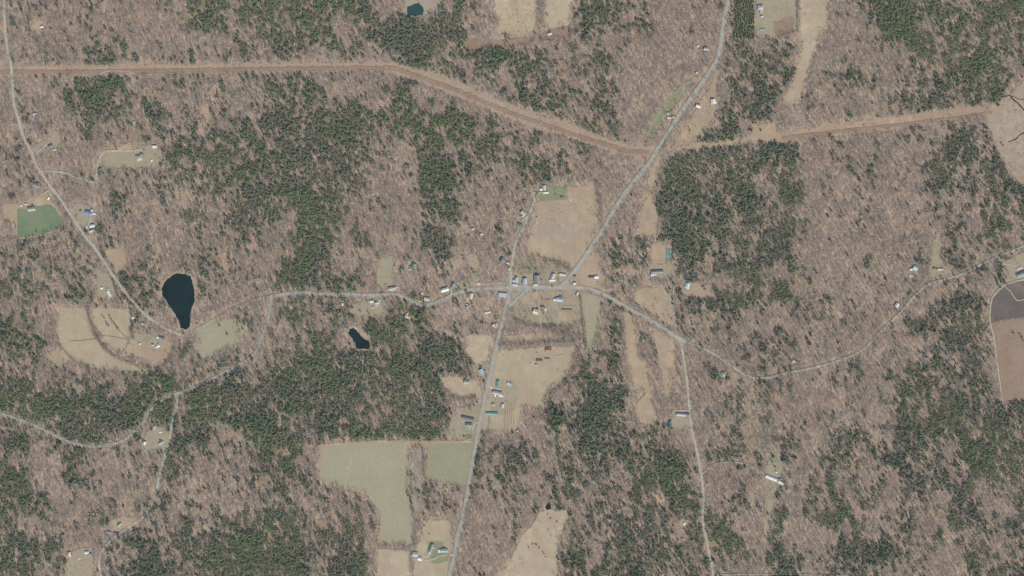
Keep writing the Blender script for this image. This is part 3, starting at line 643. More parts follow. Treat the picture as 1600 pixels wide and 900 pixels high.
B(708,446,14,10,70,'slate','grey','slate roofed house right of the brilliant white villa',wing=(-1,0,7,8,'grey'))
B(748,443,10,7,-15,'tan','tan','tan roofed shed west of the crossroads','shed',chim=0)
B(736,463,17,10,80,'tan','white','tall narrow pale roofed house south of the lane',h=6.5)
B(731,479,13,8,40,'slate','grey','slate and white cottage behind the tall narrow house','cottage',wing=(1,2,4,5,'white'))
B(762,488,17,6,12,'tan','tan','long tan shed in the trees south west of the crossroads','shed',chim=0)
B(785,461,25,12,-6,'paleblue','white','large pale blue flat roofed store at the crossroads','store',style='flat',h=5)
B(773,509,12,9,-35,'white','white','white house by the south road bend',wing=(1,2,5,5,'pink'))
B(739,358,6,5,10,'white','white','white hut in the northern woods clearing','hut',chim=0)
B(752,366,8,6,10,'pink','white','pinkish white hut in the woods north of the lane','hut',chim=0)
B(784,406,12,10,60,'darkteal','grey','dark teal roofed house west of the gravel lane',wing=(-1,2,6,6,'silver'))
B(781,414,7,5,NS,'silver','white','pale shed beside the dark teal roofed house','shed',chim=0)
B(794,411,10,6,-15,'paleblue','white','pale blue garage against the gravel lane','garage',chim=0)
B(796,421,5,4,NS,'white','white','tiny white kiosk beside the gravel lane','kiosk',chim=0)
B(807,438,17,8,85,'silver','white','silver roofed house on the corner of crossroads and lane',wing=(1,-2,8,8,'lilac'))
B(805,445,16,7,-8,'silver','white','long pale front building touching the crossroads','building',chim=0)
B(820,440,19,12,86,'paleblue','blue','blue green roofed house second east of the crossroads',wing=(1,-3,3,6,'darkteal'))
B(839,436,22,17,NS,'slate','grey','big slate roofed hall in the middle of the village','hall',h=7,chim=0)
B(837,445,12,6,0,'tan','white','pale porch building in front of the slate roofed hall','building',chim=0)
B(864,432,16,9,70,'lilac','white','lilac grey house behind the white fronted one')
B(863,438,18,6,3,'white','white','white fronted house east of the slate roofed hall')
B(879,429,19,7,-6,'lilac','white','low grey lilac roofed house nearest the road fork')
B(898,432,9,7,-5,'brown','red','small brown roofed shop in the point of the fork','shop',chim=0)
B(898,443,9,7,0,'pink','brown','small pink roofed hut south of the fork shop','hut',chim=0)
B(925,433,19,7,3,'dark','white','dark roofed house east of the fork')
B(932,433,12,9,0,'white','white','white roofed garage joined to the dark house east of the fork','garage',chim=0)
B(874,468,20,12,-4,'paleblue','white','pale blue roofed house on the south village lawn',wing=(1,3,5,8,'darkteal'),h=5.6)
B(867,468,9,6,15,'white','white','white porch annex at the west end of the lawn house','annex',chim=0)
B(857,468,10,3.5,0,'brown','brown','low brown shed west of the house on the south village lawn','shed',chim=0,h=2)
B(902,459,11,6,60,'tan','tan','tan barn below the street bend','barn',chim=0,h=4)
B(837,487,16,14,-20,'tan','white','cream roofed house on the south village drive',wing=(1,2,5,7,'dark'))
B(848,480,10,7,0,'brown','brown','brown roofed barn between the south village gardens','barn',chim=0)
B(852,484,8,4,NS,'white','white','narrow white trailer beside the brown roofed barn','trailer',chim=0)
B(886,484,32,5,-3,'brown','brown','long low brown stable on the south village lawn','stable',chim=0,h=2.4)
B(850,294,15,10,NS,'silver','white','silver and white house at the corner of the village pasture',wing=(1,-4,9,7,'white'))
B(853,301,16,5,5,'white','white','white south wing building of the pasture corner house','annex',chim=0)
B(878,308,10,6,5,'dark','brown','dark shed in the south east corner of the green lawn','shed',chim=0)
B(818,333,15,10,-35,'silver','white','silver roofed house beside the gravel lane bend',wing=(-1,3,8,7,'grey'))
B(812,350,13,7,-20,'darkteal','grey','dark teal shed at the foot of the lane yard','shed',chim=0)
B(1103,77,13,8,-10,'silver','white','silver roofed house west of the north road',wing=(1,0,4,6,'dark'))
B(1091,72,6,4,0,'white','white','white shed west of the silver roofed north road house','shed',chim=0)
B(1091,166,14,9,-12,'white','white','low white house nearer the north road')
B(1114,159,13,13,NS,'white','white','tall bright white house at the forest edge',wing=(-1,-2,4,7,'white'),h=6)
B(1044,177,9,6,-5,'palegreen','tan','pale green hut in the verge west of the north road','hut',chim=0)
B(1045,184,12,6,-5,'tan','tan','tan roofed shed in the verge west of the north road','shed',chim=0)
B(1052,183,8,6,-10,'grey','brown','grey roofed hut between verge and north road','hut',chim=0)
B(1088,114,6,4,40,'white','white','white stall at the top of the verge','stall',chim=0)
B(1188,12,17,14,0,'grey','white','large grey roofed farmhouse in the north east field',style='hip',wing=(-1,2,9,8,'grey'))
B(1191,46,14,5,0,'teal','grey','teal roofed shed below the north east farmhouse','shed',chim=0)
B(1190,26,7,5,20,'silver','grey','small silver hut between farmhouse and teal shed','hut',chim=0)
B(859,53,13,8,15,'silver','brown','silver roofed cabin below the smooth top field','cabin',wing=(1,2,5,5,'dark'))
B(1027,425,37,9,3,'slate','grey','very long slate grey house above the winding driveway',wing=(-1,-8,8,8,'grey'),h=5.5,chim=2)
B(1021,429,16,8,3,'lilac','grey','low lilac front building of the very long grey house','building',chim=0)
B(1011,387,10,8,-20,'silver','white','silver roofed cottage west of the square dry lawn','cottage')
B(1074,447,17,11,80,'cyan','white','light blue cottage east of the winding driveway','cottage',wing=(1,-3,3,6,'cyan'))
B(1064,648,28,8,-4,'silver','grey','long silver grey ranch house beside the pale south road')
B(1074,647,11,7,-6,'dark','brown','dark garage at the roadside end of the ranch house','garage',chim=0)
B(1046,662,20,8,72,'darkteal','brown','dark teal barn behind the ranch house','barn',chim=0)
B(1131,585,16,14,20,'palegreen','grey','squat grey green house hidden in the woods by the east junction',style='hip')
B(1069,818,8,6,35,'white','white','white shed in the hidden pale clearing','shed',chim=0)
B(1073,812,8,6,20,'brown','brown','brown hut above the hidden white shed','hut',chim=0)
B(1067,842,6,5,0,'silver','grey','silver hut in woods south of the hidden white shed','hut',chim=0)
B(857,547,17,13,-5,'red','red','red roofed barn nearer the top of the farm field','barn',chim=0,wing=(1,3,4,6,'red'))
B(843,564,18,10,-3,'red','red','second red roofed barn further south west','barn',chim=0)
B(855,560,14,4,-5,'dark','brown','low dark shed between the two red roofed barns','shed',chim=0,h=2.2)
B(838,570,7,4,0,'palegreen','grey','small pale green hut below the second red roofed barn','hut',chim=0)
B(753,581,17,12,-60,'paleblue','white','pale blue roofed house beside the south road',wing=(1,3,6,7,'slate'))
B(751,572,9,5,-20,'dark','grey','dark shed north of the pale blue roadside house','shed',chim=0)
B(757,583,8,5,0,'dark','brown','dark hut on the road side of the pale blue house','hut',chim=0)
B(729,597,15,10,-5,'palegreen','white','green and white house in the bleached oval field',wing=(1,-4,5,6,'darkteal'))
B(778,599,17,10,85,'green','white','green roofed barn at the head of the farmyard','barn',chim=0)
B(777,614,28,10,-12,'grey','white','long grey farmhouse east of the south road',wing=(-1,-6,7,7,'white'),chim=2)
B(783,618,12,6,-10,'white','white','white low wing building of the long grey farmhouse','annex',chim=0)
B(796,600,15,8,-35,'silver','white','silver and dark greenhouse shed east of the green barn','shed',chim=0,wing=(1,0,4,6,'dark'))
B(785,634,12,9,70,'silver','grey','silver roofed workshop south of the long farmhouse','workshop',chim=0)
B(771,632,8,7,0,'palegreen','grey','pale green hut by the south road farm','hut',chim=0)
B(769,646,34,8,-3,'teal','grey','very long teal roofed barn beside the south road','barn',chim=0)
B(731,653,39,8,-12,'dark','brown','very long dark roofed shed west of the south road','shed',chim=0,h=4)
B(733,664,18,11,-3,'slate','grey','slate roofed house below the very long dark shed',wing=(-1,2,5,6,'paleblue'))
B(809,673,6,5,20,'white','white','white hut at the corner of the farm field','hut',chim=0)
B(674,856,24,10,70,'slate','white','slate roofed farmhouse in the south farmyard',wing=(-1,3,5,6,'silver'))
B(671,864,9,8,NS,'silver','grey','silver lean-to at the foot of the farmhouse','annex',chim=0)
B(694,860,22,11,0,'palegreen','grey','pale green roofed barn on the road side of the farmyard','barn',chim=0,wing=(1,0,3,10,'darkteal'))
B(686,861,8,7,NS,'white','white','white shed against the pale green farmyard barn','shed',chim=0)
B(649,866,17,14,-8,'silver','white','large silver roofed barn at the west end of the farmyard','barn',chim=0)
B(656,873,12,10,-15,'white','white','bright white barn below the large silver one','barn',chim=0)
B(1205,747,38,9,-22,'white','white','long bright white barn angled across the southern ride','barn',chim=0,h=5)
B(1220,754,19,7,-25,'white','white','shorter white barn at the east end of the long white barn','barn',chim=0,h=4)
B(1218,748,14,6,15,'dark','grey','dark roofed link shed behind the long white barn','shed',chim=0)
B(1239,565,11,9,45,'white','white','white cottage north of the faint gravel road','cottage')
B(1401,477,13,10,60,'white','white','white and slate house beside the rising gravel road',wing=(-1,2,4,6,'slate'))
B(1430,419,14,11,-20,'cyan','white','light blue roofed house in the east woods',wing=(1,-2,3,6,'darkteal'))
B(1423,421,9,6,10,'white','white','white garage west of the light blue east woods house','garage',chim=0)
B(1423,431,10,7,-15,'cyan','white','small light blue shed south of the east woods house','shed',chim=0)
B(1433,405,7,6,20,'white','white','white hut north of the light blue east woods house','hut',chim=0)
B(1390,400,6,5,0,'silver','grey','lone silver hut in the east woods','hut',chim=0)
B(1469,421,14,6,0,'pink','tan','pink tan roofed house in the narrow garden glade',chim=1)
B(1461,420,12,6,-15,'brown','tan','brown roofed hut in the narrow garden glade','hut',chim=0)
B(1597,428,38,12,22,'slate','white','large slate grey building cut by the east edge','building',chim=0,h=6)
B(1592,419,16,6,25,'silver','white','silver shed behind the large east edge building','shed',chim=0)

# tennis court
tc_ = empty('tennis_court', (*W(1045.5,397.5), 0), R(-2)); tag(tc_, 'green tennis court beside the square dry lawn', 'tennis court')
m = MB(); m.box(-11,11,-19,19,.15,.22); m.build('surface', plain('court_green',(.09,.155,.12)), tc_)
m = MB(); m.box(-9.1,9.1,-15,15,.224,.232); m.build('playing_area', plain('court_teal',(.10,.17,.135)), tc_)
m = MB()
for x in (-5.5, -4.1, 4.1, 5.5): m.box(x-.08,x+.08,-11.9,11.9,.236,.242)
for y in (-11.9, -6.4, 6.4, 11.9): m.box(-5.4,5.4,y-.08,y+.08,.246,.252)
m.build('line_marking', M_WHITE, tc_)
m = MB(); m.box(-6.4,6.4,-.03,.03,.25,1.2); m.build('net', plain('net_cord',(.05,.06,.06)), tc_)
for s_ in (-1,1):
    m = MB(); m.cyl(s_*6.5,0,.2,1.35,.08,.08,8); m.build('post', M_TRIM, tc_)
raster_line([(1045,388),(1045,407)], 7)
# pond raft
rf = empty('raft', (*W(293,492), .1), R(20)); tag(rf, 'small pale swimming raft floating on the large pond', 'raft')
m = MB(); m.box(-2.4,2.4,-1.9,1.9,.05,.45); m.build('float', plain('raft_float',(.30,.33,.34)), rf)
for k in range(8):
    m = MB(); m.box(-2.6+k*.65,-2.02+k*.65,-2.1,2.1,.455,.54); m.build('plank', M_TRIM, rf)
m = MB(); m.cyl(2.5,-.3,.5,1.4,.04,.04); m.cyl(2.5,.3,.5,1.4,.04,.04); m.box(2.44,2.56,-.3,.3,1.0,1.06); m.build('ladder', M_TRIM, rf)

# vehicles
def car_proto(van=False):
    L, Wd, H = (6.0, 2.1, 2.4) if van else (4.6, 1.85, 1.45)
    b = MB(); a = L/2; w_ = Wd/2
    prof = [(-a,.35),(-a,.9),(-a+.9,1.0),(a-1.2,1.0),(a-.1,.82),(a,.35)] if not van else [(-a,.35),(-a,2.3),(a-1.3,2.35),(a-.5,1.3),(a,1.1),(a,.35)]
    v = [(x, s_*w_, z) for s_ in (-1, 1) for x, z in prof]; n = 6
    b.add(v, [(i, (i+1) % n, n+(i+1) % n, n+i)[::-1] for i in range(n)] + [tuple(range(n)), tuple(range(2*n-1, n-1, -1))])
    g = MB()
    if not van:
        gp = [(-a+.8,1.003),(-a+1.3,1.42),(a-2.2,1.45),(a-1.3,1.003)]
        v = [(x, s_*(w_-.12), z) for s_ in (-1, 1) for x, z in gp]
        g.add(v, [(i, (i+1) % 4, 4+(i+1) % 4, 4+i)[::-1] for i in range(4)] + [(0,1,2,3),(7,6,5,4)])
    else:
        g.add([(a-1.28,-w_+.15,2.3),(a-1.28,w_-.15,2.3),(a-.5,w_-.15,1.36),(a-.5,-w_+.15,1.36),(a-1.4,0,1.4)], [(3,2,1,0),(0,1,4),(1,2,4),(2,3,4),(3,0,4)])
    wh = MB(); wh.cyl(0,.35,-.11,.11,.33,.33,10,0,'y')
    return b, g, wh, a, w_
M_TYRE = plain('rubber_tyre',(.03,.03,.03))
CP = {n: plain(n+'_car_paint', c, .35, .5, .03) for n, c in {'white':(.78,.78,.78),'silver':(.5,.51,.52),'dark blue':(.04,.06,.14),'red':(.40,.05,.04),'black':(.03,.03,.035)}.items()}
for px_, py_, an, colr, van, lab in [
 (811,455,35,'white',False,'white car parked on the grass tip south east of the crossroads'),
 (777,466,0,'silver',False,'silver car behind the flat roofed store'),(791,467,80,'dark blue',False,'dark blue car at the road end of the flat roofed store'),
 (828,446,0,'silver',False,'silver car in front of the blue green roofed house'),(847,446,5,'dark blue',False,'dark blue car beside the porch of the village hall'),
 (872,441,0,'red',False,'red car beside the white fronted house'),(928,438,0,'white',False,'white car below the dark house east of the fork'),
 (865,463,NS,'white',False,'white car north of the lawn house annex'),(699,462,20,'silver',False,'silver car below the brilliant white villa'),
 (656,471,0,'white',True,'white van beside the pale blue roofed house in the bend'),(593,470,0,'white',True,'white van by the lane cottages'),
 (134,341,60,'silver',False,'silver car in front of the blue roofed house'),(136,356,30,'white',True,'white van on the blue house driveway'),
 (225,234,0,'black',False,'black car at the end of the hooked driveway'),(229,231,20,'white',False,'white car beside the hooked driveway end'),
 (72,232,40,'dark blue',False,'dark blue car on the dark roofed house driveway'),(665,866,10,'red',False,'red car in the south farmyard'),
 (680,872,0,'silver',True,'silver van on the farmyard drive'),(768,606,0,'white',True,'white van in the green roofed farm yard'),
 (743,668,60,'silver',False,'silver car by the slate house below the dark shed'),(1100,170,0,'white',False,'white car between the two white houses'),
 (1098,176,50,'silver',True,'silver van south of the two white houses'),(1183,22,NS,'white',False,'white car west of the north east farmhouse'),
 (1213,738,-20,'white',True,'white van above the long white barn'),(1016,437,0,'dark blue',False,'dark blue car below the very long grey house'),
 (822,345,60,'white',False,'white car in the lane house yard'),(841,303,0,'silver',False,'silver car at the pasture corner house'),
 (255,684,10,'white',False,'white car above the green roofed dirt lane house'),(124,873,5,'white',True,'white van between the far south west houses'),
 (1067,640,0,'red',False,'red car on the ranch house drive'),(1471,428,10,'silver',True,'silver van in the narrow garden glade'),(1585,431,20,'white',False,'white car at the east edge building')]:
    b, g, wh, a, w_ = car_proto(van)
    e = empty('parked_van' if van else 'parked_car', (*W(px_, py_), .3), R(an)); tag(e, lab, 'van' if van else 'car', 'vehicles parked round the village')
    b.build('body', CP[colr], e); g.build('windscreen' if van else 'cabin_glass', M_GLASS, e)
    w0 = None
    for sx in (-1, 1):
        for sy in (-1, 1):
            if w0 is None: w0 = wh.build('wheel', M_TYRE, e); o = w0
            else: o = bpy.data.objects.new('wheel', w0.data); COL.objects.link(o); o.parent = e
            o.location = (sx*(a-.95), sy*(w_-.05), 0)
    house_clear(px_, py_, 2.2)
# fences of the paddocks
M_WOOD = plain('weathered_wood',(.27,.23,.19))
def fence(pts, label):
    e = empty('fence', (*W(*pts[0]), 0)); tag(e, label, 'fence'); x0, y0 = W(*pts[0])
    pm = None; rm = MB()
    for (a, b_) in zip(pts[:-1], pts[1:]):
        ax, ay = W(*a); bx, by = W(*b_); L = math.hypot(bx-ax, by-ay); n = max(1, int(L/5))
        for k in range(n+1):
            x, y = ax+(bx-ax)*k/n-x0, ay+(by-ay)*k/n-y0
            if pm is None: q = MB(); q.box(-.09,.09,-.09,.09,0,1.4); pm = q.build('post', M_WOOD, e); o = pm
            else: o = bpy.data.objects.new('post', pm.data); COL.objects.link(o); o.parent = e
            o.location = (x, y, 0)
        nx, ny = -(by-ay)/L*.14, (bx-ax)/L*.14
        for z in (.5, 1.0):
            p = [(ax-x0+nx, ay-y0+ny), (bx-x0+nx, by-y0+ny), (bx-x0+nx*1.5, by-y0+ny*1.5), (ax-x0+nx*1.5, ay-y0+ny*1.5)]
            q = MB(); q.add([(x, y, zz) for zz in (z, z+.14) for x, y in p], [(3,2,1,0),(4,5,6,7),(0,1,5,4),(1,2,6,5),(2,3,7,6),(3,0,4,7)]); q.build('rail', M_WOOD, e)
fence([(208,543),(209,549),(207,555)], 'short wooden cross fence in the west paddock')
fence([(229,546),(228,553),(227,560)], 'wooden cross fence in the middle of the paddocks')
fence([(216,541),(240,547),(262,551)], 'long wooden fence along the top of the paddocks')
fence([(644,800),(645,828),(644,850)], 'wooden fence down the east side of the T shaped hayfield')
fence([(1245,2),(1246,30),(1247,52)], 'wooden fence between the two north east fields')
fence([(645,874),(646,895)], 'wooden fence below the south farmyard barns')
fence([(871,312),(886,312),(886,294)], 'garden fence round the green pasture corner lawn')
fence([(750,592),(760,591)], 'wooden fence below the pale blue roadside house')

# ------------------------------------------------------------------ tree prototypes (data only)
def rnd(a, b): return random.uniform(a, b)
def conifer_mesh(i, kind):
    g = random.Random(100+i+(50 if kind == 'pine' else 0)); b = MB()
    H = 1.0
    b.cyl(0, 0, 0, .9, .022, .006, 5, 1)
    if kind == 'spruce':
        nt_ = 7
        for k in range(nt_):
            f = k/(nt_-1); z = .16+.70*f; r_ = .235*(1-f)**.85+.035; n = 9
            v = [(0, 0, z+.13)]
            for j in range(2*n):
                a = math.pi*j/n+g.uniform(-.12, .12)+k; rr = r_*(g.uniform(.85, 1.15) if j % 2 == 0 else g.uniform(.42, .6))
                v.append((rr*math.cos(a), rr*math.sin(a), z-(.03 if j % 2 == 0 else -.035)+g.uniform(-.012, .012)))
            b.add(v, [(0, 1+j, 1+(j+1) % (2*n)) for j in range(2*n)])
    else:
        for k in range(34):
            f = g.random()**.8; z = .38+.58*f; R_ = .27*(1-f**2.2)*g.uniform(.35, 1.0)+.01; a = g.uniform(0, 6.28)
            cx, cy = R_*math.cos(a), R_*math.sin(a); s_ = g.uniform(.045, .085); t_ = s_*g.uniform(.35, .6)
            ang = g.uniform(0, 3); ca, sa = math.cos(ang), math.sin(ang)
            v = [(cx, cy, z+t_), (cx, cy, z-t_*.6)]
            for j in range(5):
                aa = 2*math.pi*j/5+g.uniform(-.3, .3); q = s_*g.uniform(.7, 1.25); x, y = q*math.cos(aa)*1.25, q*math.sin(aa)*.85
                v.append((cx+x*ca-y*sa, cy+x*sa+y*ca, z+g.uniform(-.4, .2)*t_))
            b.add(v, [(0, 2+j, 2+(j+1) % 5) for j in range(5)]+[(1, 2+(j+1) % 5, 2+j) for j in range(5)])
        for k in range(5):
            a = k*1.3; z = .4+.09*k
            b.add([(0,0,z),(0,.012,z+.02),(.17*math.cos(a),.17*math.sin(a),z+.05)], [(0,1,2)], 1)
    return b
def bare_mesh(i, twigs=1.0):
    g = random.Random(300+i); b = MB()
    def limb(p, q, r0, r1, mi, n=3):
        p = Vector(p); q = Vector(q); d = (q-p).normalized(); u = d.orthogonal().normalized(); w_ = d.cross(u)
        v = [tuple(c+(u*math.cos(6.283*k/n)+w_*math.sin(6.283*k/n))*r_) for c, r_ in ((p, r0), (q, r1)) for k in range(n)]
        b.add(v, [(k, (k+1) % n, n+(k+1) % n, n+k) for k in range(n)], mi)
    limb((0,0,0), (g.uniform(-.01,.01), g.uniform(-.01,.01), .45), .018, .013, 1, 5)
    for k in range(7):
        a = k*2.4+g.uniform(-.3, .3); z0 = .30+.04*k; R_ = g.uniform(.16, .30)*(1 if k < 5 else .45); z1 = g.uniform(.72, .98)
        e = (R_*math.cos(a), R_*math.sin(a), z1); m_ = (e[0]*.45, e[1]*.45, z0+(z1-z0)*.45)
        limb((0,0,z0), m_, .010, .008, 1); limb(m_, e, .008, .003, 1)
        for j in range(int(6*twigs)):
            t = g.uniform(.35, 1); c = Vector(m_).lerp(Vector(e), t) if t > .1 else Vector(m_)
            aa = a+g.uniform(-1.6, 1.6); l = g.uniform(.07, .15)
            d = Vector((math.cos(aa)*l, math.sin(aa)*l, g.uniform(.0, .10)))
            s_ = d.cross(Vector((0, 0, 1))).normalized()*g.uniform(.008, .014)
            b.add([c-s_*.3, c+d-s_, c+d*1.25, c+d*.9+s_], [(0,1,2,3)])
            d2 = Vector((math.cos(aa+.8)*l*.7, math.sin(aa+.8)*l*.7, .04)); s2 = d2.cross(Vector((0,0,1))).normalized()*.007
            b.add([c+d*.4, c+d*.4+d2-s2, c+d*.4+d2+s2], [(0,1,2)])
    return b
def meshof(b, name, mats):
    me = bpy.data.meshes.new(name); me.from_pydata(b.v, [], b.f); me.update()
    for m_ in mats: me.materials.append(m_)
    me.polygons.foreach_set('material_index', b.m); return me
CONM = [meshof(conifer_mesh(i, 'spruce'), 'spruce', [M_CON, M_BARK]) for i in range(3)]+[meshof(conifer_mesh(i, 'pine'), 'white_pine', [M_CON, M_BARK]) for i in range(4)]
CONB = [meshof(conifer_mesh(i+9, 'pine'), 'white_pine', [M_CONB, M_BARK]) for i in range(2)]
BARM = [meshof(bare_mesh(i), 'bare_tree', [M_BARE, M_BAREB]) for i in range(6)]
def shrub_mesh(i):
    g = random.Random(i+700); b = MB()
    for k in range(16):
        a = g.uniform(0, 6.28); r_ = g.uniform(0, .32); z = g.uniform(.15, .8); s_ = g.uniform(.1, .2)
        c = (r_*math.cos(a), r_*math.sin(a), z)
        v = [(c[0], c[1], z+s_*.7), (c[0], c[1], z-s_*.6)]+[(c[0]+s_*math.cos(1.26*j+a)*g.uniform(.7,1.3), c[1]+s_*math.sin(1.26*j+a)*g.uniform(.7,1.3), z+g.uniform(-.05,.05)) for j in range(5)]
        b.add(v, [(0, 2+j, 2+(j+1) % 5) for j in range(5)]+[(1, 2+(j+1) % 5, 2+j) for j in range(5)])
    b.cyl(0, 0, 0, .4, .04, .02, 5, 1); return b
SHR = [meshof(shrub_mesh(i), 'shrub', [M_SHRUB, M_BARK]) for i in range(3)]

# ------------------------------------------------------------------ where trees stand
def jitgrid(step, seed):
    g = np.random.default_rng(seed)
    xs = np.arange(PX0+2, PX0+PW-2, step); ys = np.arange(PY0+2, PY0+PH-2, step*.9)
    X, Y = np.meshgrid(xs, ys); X = X+(np.arange(len(ys)) % 2)[:, None]*step/2
    X = X+g.uniform(-.42, .42, X.shape)*step; Y = Y+g.uniform(-.42, .42, Y.shape)*step
    return X.ravel().clip(PX0+1, PX0+PW-2), Y.ravel().clip(PY0+1, PY0+PH-2), g
X, Y, g = jitgrid(2.75, 11)
ix, iy = (X-PX0).astype(int), (Y-PY0).astype(int)
op = OPEN[iy, ix]; keep = (g.random(len(X)) < op) & CON[iy, ix] & (g.random(len(X)) < .90)
cx, cy = X[keep], Y[keep]
big = vnoise(30, 55)[iy[keep], ix[keep]]
cs = (9.0+7*big+g.uniform(-3.5, 5, len(cx)))
# plantation beside the north road
X, Y, g = jitgrid(2.5, 21); k = (X > 1147-.03*Y) & (X < 1178+.02*Y) & (Y < 62)
px2, py2 = X[k], Y[k]
inpl = (cx > 1145) & (cx < 1181) & (cy < 64); cx, cy, cs = cx[~inpl], cy[~inpl], cs[~inpl]
cx = np.concatenate([cx, px2]); cy = np.concatenate([cy, py2]); cs = np.concatenate([cs, 10+g.uniform(-1, 2, len(px2))])
X, Y, g = jitgrid(3.5, 12)
ix, iy = (X-PX0).astype(int), (Y-PY0).astype(int)
op = OPEN[iy, ix]; keep = (g.random(len(X)) < op) & ((~CON[iy, ix]) | (g.random(len(X)) < .45))
dens = .22*vnoise(34, 77)+.18*vnoise(12, 78)+.24*vnoise(9, 97, 7, -55)+.40*(vnoise(3.2, 79, 4.5, 55)*(1-wl)+vnoise(3.2, 80, 5, -68)*wl)
dens = rank(dens)
keep &= g.random(len(X)) < np.clip(.40+.9*dens[iy, ix], 0, 1)
keep &= ~((X > 1145) & (X < 1181) & (Y < 62))
bx_, by_ = X[keep], Y[keep]
hx, hy = [], []
for wd_, P in ((4.0, [(137,483),(141,500),(146,515),(152,528),(162,542),(175,554),(190,562),(205,568),(222,574),(240,578),(255,575),(266,564)]),
               (3.0, [(90,538),(100,548),(113,561),(125,571),(140,577),(165,581),(195,587),(217,590),(238,589)]), (7.0, [(934,285),(937,310),(939,335),(938,350)]), (3.5, [(907,462),(911,500),(916,545)]),
               (5.0, [(905,545),(901,570),(882,602),(865,614),(858,640),(846,655)]), (3.0, [(590,854),(640,857)]), (6.0, [(775,540),(810,541),(850,537),(900,536)]), (6.0, [(850,512),(880,522),(905,525)]),
               (3.0, [(206,483),(206,530)]), (3.0, [(272,545),(268,560),(262,568)]), (2.5, [(1247,2),(1247,50)]), (4.0, [(733,640),(742,620),(728,624),(705,622)]), (3.5, [(646,700),(660,700),(664,745)]), (2.5, [(642,740),(645,800)]),
               (3.0, [(1134,20),(1130,60),(1112,118)]), (3.0, [(1052,205),(1035,232),(1018,262)]), (3.0, [(768,640),(760,690),(752,740),(744,790)]), (3, [(800,410),(812,376),(828,345)]), (3.5, [(842,402),(868,412),(893,424)]), (4, [(805,500),(830,508),(860,511),(895,513)])):
    P = catmull(P, 1.3)
    for p in P:
        for q in range(2 if wd_ > 3.2 else 1): hx.append(p[0]+g.uniform(-.5, .5)*wd_); hy.append(p[1]+g.uniform(-.5, .5)*wd_)
hx, hy = np.array(hx), np.array(hy); hk = ~ROAD[(hy-PY0).astype(int), (hx-PX0).astype(int)]
bs = np.concatenate([15+g.uniform(-6, 6, len(bx_)), 9+g.uniform(-3, 4, hk.sum())]); bx_ = np.concatenate([bx_, hx[hk]]); by_ = np.concatenate([by_, hy[hk]])

# hand-placed trees standing in the open (map x, y, height m)
hand_con = [(160,493,9),(163,497,10),(166,503,9),(170,509,10),(171,494,9),(173,498,11),(176,502,12),(179,506,12),(182,510,12),(184,513,11),(167,507,8),(180,449,16),(183,453,15),(185,462,16),(189,468,15),(192,474,14),
 (217,504,14),(216,514,10),(226,513,10),(213,472,14),(219,478,12),(343,509,12),(355,522,13),(57,121,17),(71,123,17),(96,121,17),(37,120,12),(276,122,17),(298,121,16),(310,120,16),(319,120,16),(377,121,15),(352,136,16),
 (578,117,16),(585,119,12),(599,117,16),(545,118,14),(533,119,13),(520,119,13),(470,118,15),(462,119,15),(452,118,15),(444,119,14),(1189,204,15),(1181,192,12),(1100,207,13),(1107,206,14),(1114,205,14),(1121,206,14),(1128,206,15),(1135,205,14),(1142,206,14),(1149,207,13),(1155,203,15),
 (1012,488,15),(1046,515,13),(1051,468,14),(1051,475,13),(880,46,10),(855,24,12),(836,53,13),(751,27,11),(792,56,12),(796,61,12),(846,437,10),(854,408,10),(863,448,9),(633,470,12),(627,484,13),(637,485,14),(645,502,16),(648,507,15),(536,468,14),(541,476,13),(528,460,12),(561,443,15),(565,447,15),(557,438,12),
 (574,512,15),(580,507,16),(586,509,16),(592,512,16),(598,508,15),(603,514,14),(588,518,15),(596,521,15),(577,521,15),(1053,392,13),(1052,386,12),(995,436,13),(993,444,14),(984,441,13),(1102,122,7),(731,570,14),(726,567,13),(732,577,14),(1540,450,13),(1474,408,14),(1463,437,12),(1490,430,12),(1583,520,14),(1595,526,16),(1598,532,15),
 (922,589,14),(918,580,14),(1020,519,10),(1019,571,9),(725,682,12),(839,303,9),(868,304,7),(100,563,9),(84,592,14),(100,590,13),(71,572,12),(90,575,12),(1000,377,9),(58,363,11),(155,376,13),(154,375,10),(178,427,12),(189,427,13),(197,426,13)]
hand_bare = [(315,535,14),(141,497,11),(143,505,9),(947,428,9),(921,487,7),(1048,552,9),(882,548,8),(606,485,8),(560,484,8),(600,480,8),(1252,15,8),(1246,20,8),(1246,8,9),(1247,52,9),(1295,12,9),(735,652,6),(1030,436,9),(1050,430,12),(808,515,8),(820,500,8),(826,497,10),(815,503,9),(840,475,9),(848,476,9),(860,494,8),(800,458,8),(803,457,8),(836,455,8),
 (878,415,12),(870,412,12),(840,421,11),(835,423,11),(852,420,10),(888,447,7),(905,440,8),(668,848,8),(662,836,8),(697,846,8),(702,845,10),(700,875,8),(683,868,8),(617,776,6),(612,790,5),(1060,700,8),(230,536,8),(235,530,9),(262,549,9),(273,536,9),(384,512,8),(368,535,8),(350,547,8),(1057,436,9),(1015,432,8)]
